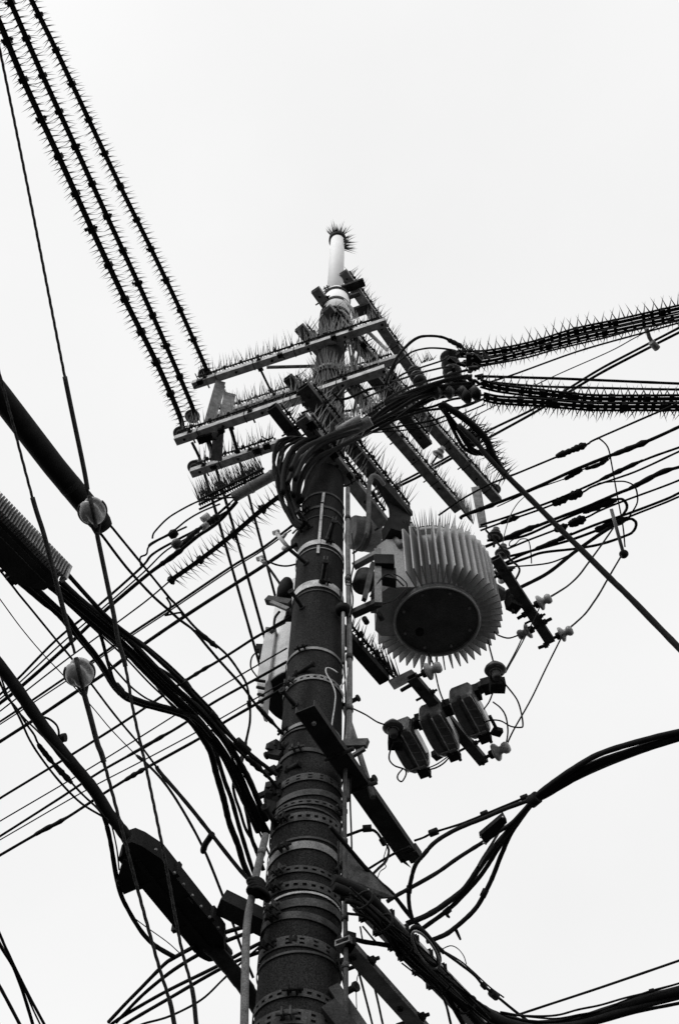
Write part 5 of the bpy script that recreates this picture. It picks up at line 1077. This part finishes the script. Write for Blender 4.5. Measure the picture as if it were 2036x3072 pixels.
def box_switch(label, top, bot, h, wpx):
    p, q = H(*top, h), H(*bot, h - .06); d = nrm(q - p); L = np.linalg.norm(q - p)
    u = nrm(np.cross(d, ZUP));
    if u[0] < 0: u = -u
    v = np.cross(u, d)
    if v[2] < 0: v = -v
    W = wpx * depth(p) / F; e = thing('box_switch', label, 'switch', p, 'box switches under the transformer')
    # rounded, slightly tapered ceramic body built from cross sections
    def section(s_, k, z0):
        pts = []
        for (a, b) in ((-.5, .15), (-.46, .02), (-.36, -.04), (-.16, -.05), (-.1, .08), (-.02, .08), (.04, -.07), (.34, -.06), (.46, .02), (.5, .15), (.5, .7), (.4, .85), (-.4, .85), (-.5, .7)):
            pts.append(p + d * s_ + u * a * W * k + v * (b * W * .9 + z0))
        return pts
    secs = [(-.0, .82, .02), (L * .04, .95, .004), (L * .12, 1.0, 0), (L * .5, 1.04, -.004), (L * .8, 1.0, 0), (L * .92, .9, .006), (L, .7, .02)]
    n = 14; mb = MB(); vs_ = []; fs = []
    for s_, k, z0 in secs: vs_ += section(s_, k, z0)
    for i in range(len(secs) - 1):
        for k in range(n): fs.append((i * n + k, i * n + (k + 1) % n, (i + 1) * n + (k + 1) % n, (i + 1) * n + k))
    fs += [tuple(range(n))[::-1], tuple((len(secs) - 1) * n + k for k in range(n))]
    mb.add(vs_, fs, False).build('body', 'switch_glaze', e)
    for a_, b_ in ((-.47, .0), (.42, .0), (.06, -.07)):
        MB().tube(smooth([p + d * s_ + u * a_ * W * k_ + v * (b_ * W * .9 - .002) for s_, k_ in ((L * .05, .93), (L * .3, 1.0), (L * .6, 1.02), (L * .9, .92))], 4), W * .026, 5).build('highlight_strip', 'galv', e)  # pale strips painting the edge highlights of the glaze
    for q_ in range(3): MB().bar(p + d * L * (.3 + .2 * q_) + u * W * .1 - v * (.068 * W), p + d * L * (.34 + .2 * q_) + u * W * .36 - v * (.062 * W), .008, .006).build('highlight_streak', 'galv_worn', e)  # pale bars painted in for the bright glints along the body
    MB().frame(p + d * (L + .015) + u * .1 * W + v * .02, d * .03, u * W * .22, v * .03).build('terminal_cap', 'bitumen', e)
    MB().tube([p + d * (L + .03) + u * .25 * W, p + d * (L + .06) + u * .25 * W], .012, 8).build('stud', 'rust', e)
    MB().bar(p + d * L * .86 - v * .015 - u * .3 * W, p + d * L * .86 - v * .015 + u * .3 * W, .012, .012).build('hinge_pin', 'galv_worn', e)
    MB().frame(p + d * L * .3 + v * W * .8, d * L * .12, u * W * .3, v * .03).build('mount_lug', 'rust', e)
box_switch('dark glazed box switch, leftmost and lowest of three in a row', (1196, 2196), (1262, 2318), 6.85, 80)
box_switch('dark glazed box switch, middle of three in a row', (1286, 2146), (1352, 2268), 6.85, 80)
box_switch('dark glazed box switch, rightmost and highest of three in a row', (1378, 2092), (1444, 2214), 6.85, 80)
for lb, (x, y) in (('round skirted bushing above the leftmost box switch', (1178, 2188)), ('round skirted bushing at the right end of the switch crossbar', (1485, 2014))):
    c = H(x, y, 6.85); e = thing('round_bushing', lb, 'bushing', c, 'skirted bushings on the switch frame')
    MB().lathe([(.03, -.01), (.068, .0), (.074, .012), (.066, .03), (.04, .06), (.02, .08)], c, V(0, -.15, 1), 26).build('skirt', 'porcelain_brown', e)
    MB().lathe([(.06, -.003), (.056, .008), (.046, .008), (.042, -.008), (.03, -.008), (.028, .004)], c, V(0, -.15, 1), 26, caps=False).build('inner_rib', 'porcelain', e)
    MB().lathe([(.022, -.07), (.03, -.06), (.03, .0)], c, V(-.05, -.05, 1), 12).build('stem', 'steel_dark', e)
    MB().frame(c + V(.02, .1, -.02), V(.05, .0, 0), V(0, .04, 0), ZUP * .04).build('foot', 'rust', e)
ltc = thing('link_terminal', 'small black link terminal at the right end of the highest box switch', 'terminal', H(1475, 2160, 6.8))
MB().bar(H(1468, 2148, 6.8), H(1490, 2190, 6.8), .02, .02).build('arm', 'rust', ltc)
MB().frame(H(1490, 2195, 6.8), V(.03, .01, 0), V(-.01, .025, 0), ZUP * .02).build('block', 'rust', ltc)
MB().bar(H(1466, 2202, 6.8), H(1488, 2192, 6.8), .015, .015).build('stud', 'rust', ltc)
GV = 'thin leads of the switch frame'
for lb, px, wd_, h in [
    ('thin lead from the pole conduit to the bushing over the leftmost switch', [(1050, 2122), (1096, 2144), (1130, 2165), (1155, 2174), (1172, 2182)], 5, ('h', 6.6, 6.8)),
    ('thin lead looping in a small ring left of the leftmost switch', [(1182, 2225), (1170, 2252), (1168, 2278), (1184, 2297), (1212, 2308), (1218, 2322), (1206, 2344), (1194, 2338), (1194, 2325), (1208, 2306)], 5, ('h', 6.75)),
    ('thin lead joining the leftmost and middle switches below', [(1280, 2310), (1305, 2304), (1330, 2290), (1350, 2268), (1358, 2262)], 5, ('h', 6.75)),
    ('second thin lead under the first between leftmost and middle switches', [(1278, 2306), (1310, 2292), (1345, 2268)], 4, ('h', 6.75)),
    ('thin lead sweeping wide from the right bushing to the highest switch', [(1495, 2030), (1520, 2060), (1550, 2101), (1562, 2140), (1567, 2176), (1560, 2182), (1530, 2178), (1502, 2163), (1475, 2160), (1452, 2166)], 5, ('h', 6.8)),
    ('thin lead bowing down to the spool at the right end of the frame', [(1478, 2106), (1500, 2124), (1516, 2150), (1522, 2190), (1518, 2225), (1508, 2245)], 5, ('h', 6.8)),
    ('long straight lead from the bracket arm tip spool down to the frame end spool', [(1688, 1902), (1640, 2000), (1593, 2096), (1540, 2190), (1512, 2250)], 5, ('h', 7.7, 6.8)),
    ('long lead from the highest white spool down to the right bushing', [(1622, 1812), (1590, 1880), (1550, 1955), (1515, 2018)], 4, ('h', 7.75, 6.9)),
    ('long lead from the left white spool down to the right bushing', [(1569, 1905), (1545, 1955), (1510, 2020)], 4, ('h', 7.7, 6.9)),
    ('short lead from under the right bushing to the highest switch', [(1478, 2075), (1466, 2105), (1450, 2128)], 5, ('h', 6.8)),
    ('thin lead from the transformer fins sagging to the left white spool', [(1482, 1896), (1495, 1906), (1525, 1915), (1557, 1905)], 5, ('h', 7.5, 7.7)),
    ('thin lead dropping from the transformer fins to the right bushing', [(1462, 1918), (1468, 1945), (1480, 1990)], 5, ('h', 7.4, 6.9)),
    ('thin lead dropping from the transformer underside through the pale spool', [(1282, 1955), (1300, 1995), (1306, 2022), (1316, 2068), (1330, 2105), (1345, 2130)], 5, ('h', 7.2, 6.9)),
    ('thin lead from the highest white spool curving up to the fan', [(1640, 1796), (1672, 1778), (1706, 1756), (1735, 1728), (1762, 1692), (1800, 1640), (1838, 1584)], 6, ('h', 7.75, 9.8)),
    ('thin lead from the tip spool curving up to the hanging weight', [(1702, 1888), (1730, 1864), (1757, 1838), (1780, 1805), (1800, 1774), (1825, 1730), (1862, 1668)], 6, ('h', 7.75, 9.4)),
    ('black lead looping from the upper insulators down beside the transformer', [(1456, 1590), (1500, 1640), (1530, 1680), (1552, 1700), (1556, 1715), (1545, 1740)], 7, ('h', 8.6, 8.2))]:
    wire(lb, px, h, wd_, 'lead_wire', 'wire', GV)

# ------------------------------------------------------------------ dark channel arm low on the pole
ch = thing('channel_arm', 'long black steel channel arm slanting down right across the lower pole', 'channel arm', H(893, 2138, 5.5))
p, q = H(914, 2128, 5.5), H(1230, 2580, 5.5); d = nrm(q - p); n = nrm(V(-d[1], d[0], 0)); 
if n[0] < 0: n = -n
wch = .1
MB().frame((p + q) / 2 + ZUP * .003, (q - p) / 2, n * wch / 2, ZUP * .003).build('web', 'paint_dark', ch)
MB().frame((p + q) / 2 - n * (wch / 2 + .003) + ZUP * .02, (q - p) / 2, n * .003, ZUP * .022).build('flange', 'steel_dark', ch)
MB().frame((p + q) / 2 + n * (wch / 2 + .003) + ZUP * .02, (q - p) / 2, n * .003, ZUP * .022).build('flange', 'paint_dark', ch)
MB().prism([q - n * .055 - d * .02, q - n * .03 - d * .03, q - n * .025 + d * .06], ZUP * .004).build('pointed_tab', 'steel_dark', ch)
MB().frame(q + n * .03 - d * .02 + ZUP * .02, d * .04, n * .035, ZUP * .03).build('end_clamp', 'paint_dark', ch)
MB().lathe([(.012, -.012), (.012, .002)], p + d * .1, ZUP, 8, False).build('bolt', 'galv', ch)
for s_ in (.35, .62): MB().tube([p + d * s_ - n * .07, p + d * s_ + n * .1], .012, 8).build('through_bolt', 'rust', ch)
wire('black stay wire with a bulb fitting from the channel arm tip to the right bundle', [(1242, 2522), (1270, 2512), (1302, 2496), (1380, 2470), (1452, 2441), (1520, 2413), (1578, 2390), (1620, 2375)], ('h', 5.45), 7, 'stay_wire', 'wire', clips=[(1300, 2497, 22), (1452, 2442, 18), (1572, 2392, 18)])
wire('black cable curling from the conduit up to the channel arm edge', [(1036, 2508), (1060, 2498), (1090, 2487), (1112, 2486), (1130, 2496), (1148, 2525)], ('h', 5.2), 9, 'service_cable', 'cable', clips=[(1100, 2480, 22), (1152, 2528, 18)])
wire('black cable slanting from the light beam up behind the channel arm', [(1100, 2610), (1150, 2580), (1185, 2560), (1230, 2540)], ('h', 5.4), 8, 'service_cable', 'cable')
wire('black cable hooking from the channel arm edge down to the light beam', [(1160, 2535), (1165, 2555), (1155, 2585), (1135, 2605), (1112, 2628)], ('h', 5.3, 5.0), 8, 'service_cable', 'cable')
wire('hair-thin wire hanging from the channel arm edge', [(1160, 2540), (1150, 2580), (1158, 2600), (1140, 2615), (1130, 2640)], ('h', 5.2), 3, 'drop_wire', 'wire')

# ------------------------------------------------------------------ cable bundle and fan at the lower right
GQ = 'telecom cables fanning out at the lower right'
hQ = ('h', 5.3, 4.85)
trunk = [(2110, 2188), (2036, 2205), (1911, 2240), (1796, 2280), (1710, 2326), (1640, 2372), (1600, 2400)]
for k, (dx, dy, lb) in enumerate([(0, -9, 'thick black cable on top of the bundle arriving from the right edge'), (0, 2, 'thick black cable in the middle of the bundle arriving from the right edge'), (3, 12, 'thick black cable under the bundle arriving from the right edge')]):
    f = np.array(trunk, float); t = np.linspace(0, 1, len(f)); amp = np.sin(t * math.pi) * 1.0 + .25; f[:, 0] += dx * amp * 2; f[:, 1] += dy * amp
    wire(lb, f, ('h', 5.4, 5.25), 18, 'telecom_cable', 'cable', GQ, n=10)
wire('thin black cable splitting off under the bundle from the right edge', [(2110, 2206), (2036, 2222), (1911, 2262), (1800, 2305), (1710, 2348), (1640, 2386), (1600, 2408)], ('h', 5.4, 5.25), 7, 'telecom_cable', 'cable', GQ)
tag(MB().tube(lift([(1590, 2408), (1612, 2390)], ('h', 5.25)), .032, 10).build('cable_tie', 'rubber'), 'black tie gathering the cable bundle before it fans out', 'cable tie')
wire('outermost fan cable curling in a wide loop down to the light beam', [(1600, 2396), (1520, 2424), (1457, 2450), (1390, 2476), (1337, 2502), (1295, 2530), (1268, 2559), (1246, 2590), (1234, 2630), (1226, 2674), (1228, 2720), (1236, 2760)], hQ, 13, 'telecom_cable', 'cable', GQ, clips=[(1226, 2668, 18)])
wire('straight fan cable from the black terminal plate down to the light beam', [(1590, 2408), (1538, 2467), (1490, 2498), (1446, 2528), (1370, 2576), (1308, 2617), (1228, 2665), (1182, 2691), (1160, 2705)], hQ, 13, 'telecom_cable', 'cable', GQ)
wire('heavy fan cable bowing low, second from the right', [(1590, 2412), (1532, 2480), (1480, 2540), (1435, 2600), (1394, 2660), (1337, 2705), (1290, 2735), (1251, 2756), (1220, 2772)], hQ, 18, 'telecom_cable', 'cable', GQ)
wire('fan cable running tight beside the heavy one', [(1592, 2414), (1532, 2493), (1490, 2560), (1450, 2618), (1406, 2670), (1343, 2731), (1280, 2777), (1250, 2796)], hQ, 14, 'telecom_cable', 'cable', GQ, clips=[(1340, 2735, 19)])
wire('rightmost fan cable bowing out widest to the right', [(1592, 2414), (1549, 2472), (1520, 2520), (1503, 2559), (1480, 2615), (1457, 2668), (1428, 2722), (1394, 2760), (1350, 2795), (1314, 2812), (1280, 2825)], hQ, 15, 'telecom_cable', 'cable', GQ, clips=[(1452, 2680, 20)])
wire('thin fan cable between the terminal plate and the heavy cable', [(1500, 2490), (1470, 2540), (1445, 2580), (1432, 2602)], hQ, 8, 'telecom_cable', 'cable', GQ)
for lb, px in [('short stub hanging from the rightmost fan cable', [(1366, 2788), (1374, 2805), (1380, 2818)]), ('short stub hanging from the fan cable beside the heavy one', [(1338, 2738), (1342, 2748), (1347, 2752)])]:
    tag(MB().tube(lift(px, ('h', 4.95)), [.009, .008, .006], 7).build('cable_stub', 'rubber'), lb, 'cable stub', 'cable stubs of the lower right fan')
tpl = thing('terminal_plate', 'flat black terminal plate clipped to the lower right cable fan', 'plate', H(1475, 2490, 5.15))
qd = [H(x, y, 5.12) for x, y in ((1437, 2508), (1509, 2447), (1520, 2468), (1458, 2533))]
MB().prism(qd, ZUP * .025).build('plate', 'bitumen', tpl)
for i, (x, y) in enumerate(((1440, 2510), (1507, 2450), (1456, 2530), (1450, 2528))): MB().lathe([(.005, -.006), (.005, .001)], H(x, y, 5.12), ZUP, 8, False).build('rivet', 'galv', tpl)

# light beam with cables, lower right
lbm = thing('cable_beam', 'pale steel beam slanting to the bottom right under a load of black cables', 'beam', H(1040, 2650, 4.72))
hB = 4.7
p, q = H(1105, 2708, hB), H(1540, 3152, hB); d = nrm(q - p); n = V(-d[1], d[0], 0)
if n @ (p - CAM) < 0: n = -n
MB().frame((p + q) / 2 + n * .045 + ZUP * .04, (q - p) / 2, n * .045, ZUP * .04).build('beam', 'galv', lbm)
MB().prism([YP(1018, 2520, 3.88), YP(1048, 2546, 3.88), YP(1182, 2690, 3.93), YP(1150, 2692, 3.93), YP(1046, 2638, 3.88), YP(1018, 2600, 3.88)], V(-.01, .012, 0)).build('gusset', 'strap', lbm)
for s_ in (.08, .2, .33, .42, .55, .68):
    c = p + d * s_ + n * .045 + ZUP * .04; k = .006; tb = MB()
    cs = [c - n * (.045 + k) - ZUP * (.04 + k), c + n * (.045 + k) - ZUP * (.04 + k), c + n * (.045 + k) + ZUP * (.04 + k), c - n * (.045 + k) + ZUP * (.04 + k)]
    for i in range(4): tb.bar(cs[i], cs[(i + 1) % 4], .022, .006, d)
    tb.build('strap', 'rubber', lbm)
GZ = 'black cables lashed along the pale beam'
for lb, px, wd_, h in [
    ('thickest black cable along the underside of the pale beam', [(1000, 2640), (1050, 2660), (1110, 2692), (1170, 2760), (1230, 2830), (1300, 2905), (1360, 2960), (1430, 3020), (1500, 3062), (1600, 3090)], 34, ('h', 4.62, 4.55)),
    ('second thick cable along the lower side of the pale beam', [(1000, 2660), (1060, 2690), (1120, 2740), (1180, 2805), (1240, 2868), (1300, 2925), (1350, 2975), (1400, 3030), (1450, 3085)], 30, ('h', 4.58, 4.5)),
    ('black cable along the upper edge of the pale beam', [(990, 2480), (1040, 2540), (1090, 2600), (1140, 2655), (1180, 2690), (1240, 2765), (1290, 2820), (1330, 2858)], 13, ('h', 4.95, 4.85)),
    ('heavy black cable filling the corner between pole and pale beam', [(1010, 2660), (1060, 2672), (1110, 2712), (1160, 2775), (1215, 2842), (1265, 2895)], 36, ('h', 4.66, 4.6)),
    ('black cable nested under the corner cables by the pole', [(1020, 2690), (1075, 2700), (1125, 2735), (1180, 2790), (1235, 2850)], 22, ('h', 4.56, 4.52)),
    ('black cable on the pole side of the pale beam, arching first', [(1035, 2702), (1080, 2715), (1130, 2760), (1170, 2820), (1225, 2880), (1290, 2935), (1340, 2990), (1390, 3075)], 16, ('h', 4.5)),
    ('thin black cable lowest of those along the pale beam', [(1040, 2740), (1100, 2752), (1150, 2800), (1200, 2868), (1260, 2920), (1310, 2970), (1335, 3010), (1352, 3075)], 8, ('h', 4.48)),
    ('thin cable parting from the beam load near the bottom edge', [(1205, 2890), (1250, 2925), (1300, 2962), (1330, 2995), (1350, 3072)], 5, ('h', 4.46)),
    ('black cable crossing from the pole to the beam load', [(1040, 2812), (1090, 2825), (1140, 2832), (1190, 2842)], 14, ('h', 4.5)),
    ('thick black bundle swinging from the beam end up to the right edge', [(1420, 3010), (1480, 3045), (1540, 3062), (1600, 3072), (1716, 3060), (1825, 3028), (1940, 2994), (2036, 2968), (2110, 2950)], 24, ('h', 4.6, 4.9)),
    ('second black cable under the bundle to the bottom right edge', [(1580, 3085), (1716, 3075), (1825, 3046), (1940, 3014), (2036, 2990), (2110, 2974)], 18, ('h', 4.6, 4.9)),
    ('third black cable lowest of the bundle to the bottom right edge', [(1600, 3098), (1760, 3074), (1900, 3036), (2036, 3010), (2110, 2996)], 10, ('h', 4.6, 4.9)),
    ('thin straight wire above the bottom right bundle', [(1440, 3085), (1480, 3070), (1600, 3029), (1800, 2962), (2036, 2881), (2110, 2856)], 7, ('h', 5.2)),
    ('thin cable with knots hanging beside the pale beam end', [(1310, 2840), (1325, 2852), (1417, 2921), (1450, 2958), (1480, 2984), (1538, 3030), (1590, 3070), (1620, 3100)], 9, ('h', 4.9)),
    ('thin wire doubled above the knotted cable', [(1325, 2850), (1380, 2882), (1420, 2915), (1470, 2962), (1510, 2992)], 5, ('h', 4.92)),
    ('hair-thin loop of wire above the beam end', [(1320, 2850), (1350, 2838), (1372, 2846), (1390, 2868), (1398, 2892)], 3, ('h', 4.92))]:
    kn = [(1450, 2958, 16), (1480, 2984, 24)] if 'knots' in lb else ()
    wire(lb, px, h, wd_, 'telecom_cable', 'cable', GZ, n=9 if wd_ > 12 else 6, clips=kn)
for i in range(7):
    t_ = np.linspace(0, 1, 9); bx_ = np.interp(t_, [0, .2, .5, .75, 1], [1500, 1640, 1800, 1940, 2110]); by_ = np.interp(t_, [0, .2, .5, .75, 1], [3052, 3076, 3040, 2992, 2948]) + (i - 3) * 6 * (0.6 + .8 * np.abs(np.sin(t_ * 4 + i * 1.3)))
    wire('loose thin strand of the bottom right bundle, %s from the top' % ords[i], list(zip(bx_, by_)), ('h', 4.62, 4.92), (6, 5, 7, 5, 6, 5, 6)[i], 'telecom_cable', 'cable', 'loose strands of the bottom right bundle', clips=[(1990 - 30 * i, 2985 + 6 * i, 12)] if i % 2 else ())
for i in range(6):
    t_ = np.linspace(0, 1, 8); bx_ = 1050 + 420 * t_; by_ = 2690 + 370 * t_ + (i - 2.5) * 11 + 6 * np.sin(t_ * 9 + i * 2)
    wire('thin strand lashed under the pale beam load, %s from the top' % ords[i], list(zip(bx_, by_)), ('h', 4.52, 4.46), (6, 5, 7, 5, 6, 5)[i], 'telecom_cable', 'cable', 'thin strands under the pale beam')
for i, (x_, y_) in enumerate([(1090, 2705), (1150, 2775), (1215, 2850), (1330, 2955), (1400, 3020)]):
    c = H(x_, y_, 4.5); dr_ = nrm(H(x_ + 20, y_ + 18, 4.5) - c); a_ = nrm(np.cross(dr_, ZUP)); tag(MB().tube([c + (a_ * math.cos(t) * .05 + ZUP * (math.sin(t) * .04 + .01)) for t in np.linspace(0, 2 * math.pi, 20)], .006, 6, caps=False).build('lashing_tie', 'rubber_grey'), 'wire tie lashing the cables to the pale beam, %s from the pole' % ords[i], 'tie', 'lashing ties along the pale beam')
sdl = thing('cable_saddle', 'pale oval cable saddle clamped round the beam load at the lower right', 'saddle', H(1285, 2870, 4.5))
ring = []
pc = (1276, 2850)
for t in np.linspace(0, 2 * math.pi, 30):
    a_, b_ = 66 * math.cos(t), 24 * math.sin(t); ring.append(H(pc[0] + a_ * .55 - b_ * .83, pc[1] + a_ * .83 + b_ * .55, 4.48))
MB().tube(ring, .006, 6, caps=False).build('hoop', 'galv_worn', sdl)
MB().tube([r_ + ZUP * .02 for r_ in ring], .012, 6, caps=False).build('gasket', 'rubber', sdl)
bm2 = crossarm('second grey steel beam under the pale one, slanting to the bottom edge', (1048, 2822), (1300, 3104), 4.42, wd=.075, t=.03, m='galv_worn', spikes=0, name='lower_beam', ties=False)
MB().frame(H(1046, 2826, 4.45), V(.02, .008, 0), V(-.012, .03, 0), ZUP * .03).build('foot_bracket', 'rust', bm2[0])
for lb, px, wd_ in [('thin vertical drop wire under the lower beam, left of two', [(1058, 2850), (1067, 2886), (1090, 2975), (1115, 3068), (1125, 3110)], 7), ('thin vertical drop wire under the lower beam, right of two', [(1112, 2925), (1118, 2947), (1134, 3010), (1147, 3071), (1156, 3110)], 7),
                ('thin drop wire nearest the pole under the lower beam', [(1010, 2850), (1025, 2900), (1040, 2980), (1055, 3080)], 5), ('hair-thin wire with a knot hanging under the lower beam', [(1084, 2912), (1072, 2930), (1068, 2970), (1070, 3040)], 3),
                ('thin slanting wire between pale beam and lower beam', [(1080, 2780), (1086, 2815), (1092, 2825)], 5), ('thin slanting wire crossing between the two lower beams', [(1088, 2780), (1120, 2818), (1140, 2835)], 6)]:
    wire(lb, px, ('h', 5.6), wd_, 'drop_wire', 'wire', 'drop wires between the lower beams')
bk = thing('bottom_bracket', 'dark bracket strut slanting from the pole at the bottom edge', 'bracket', YP(1020, 3040, 3.9))
MB().bar(YP(1000, 2960, 3.86), YP(1095, 3100, 3.84), .05, .02, V(0, -1, 0)).build('strut', 'steel_dark', bk)
MB().bar(YP(985, 3020, 3.84), YP(1060, 3110, 3.82), .07, .05, V(0, -1, 0)).build('cleat', 'paint_dark', bk)
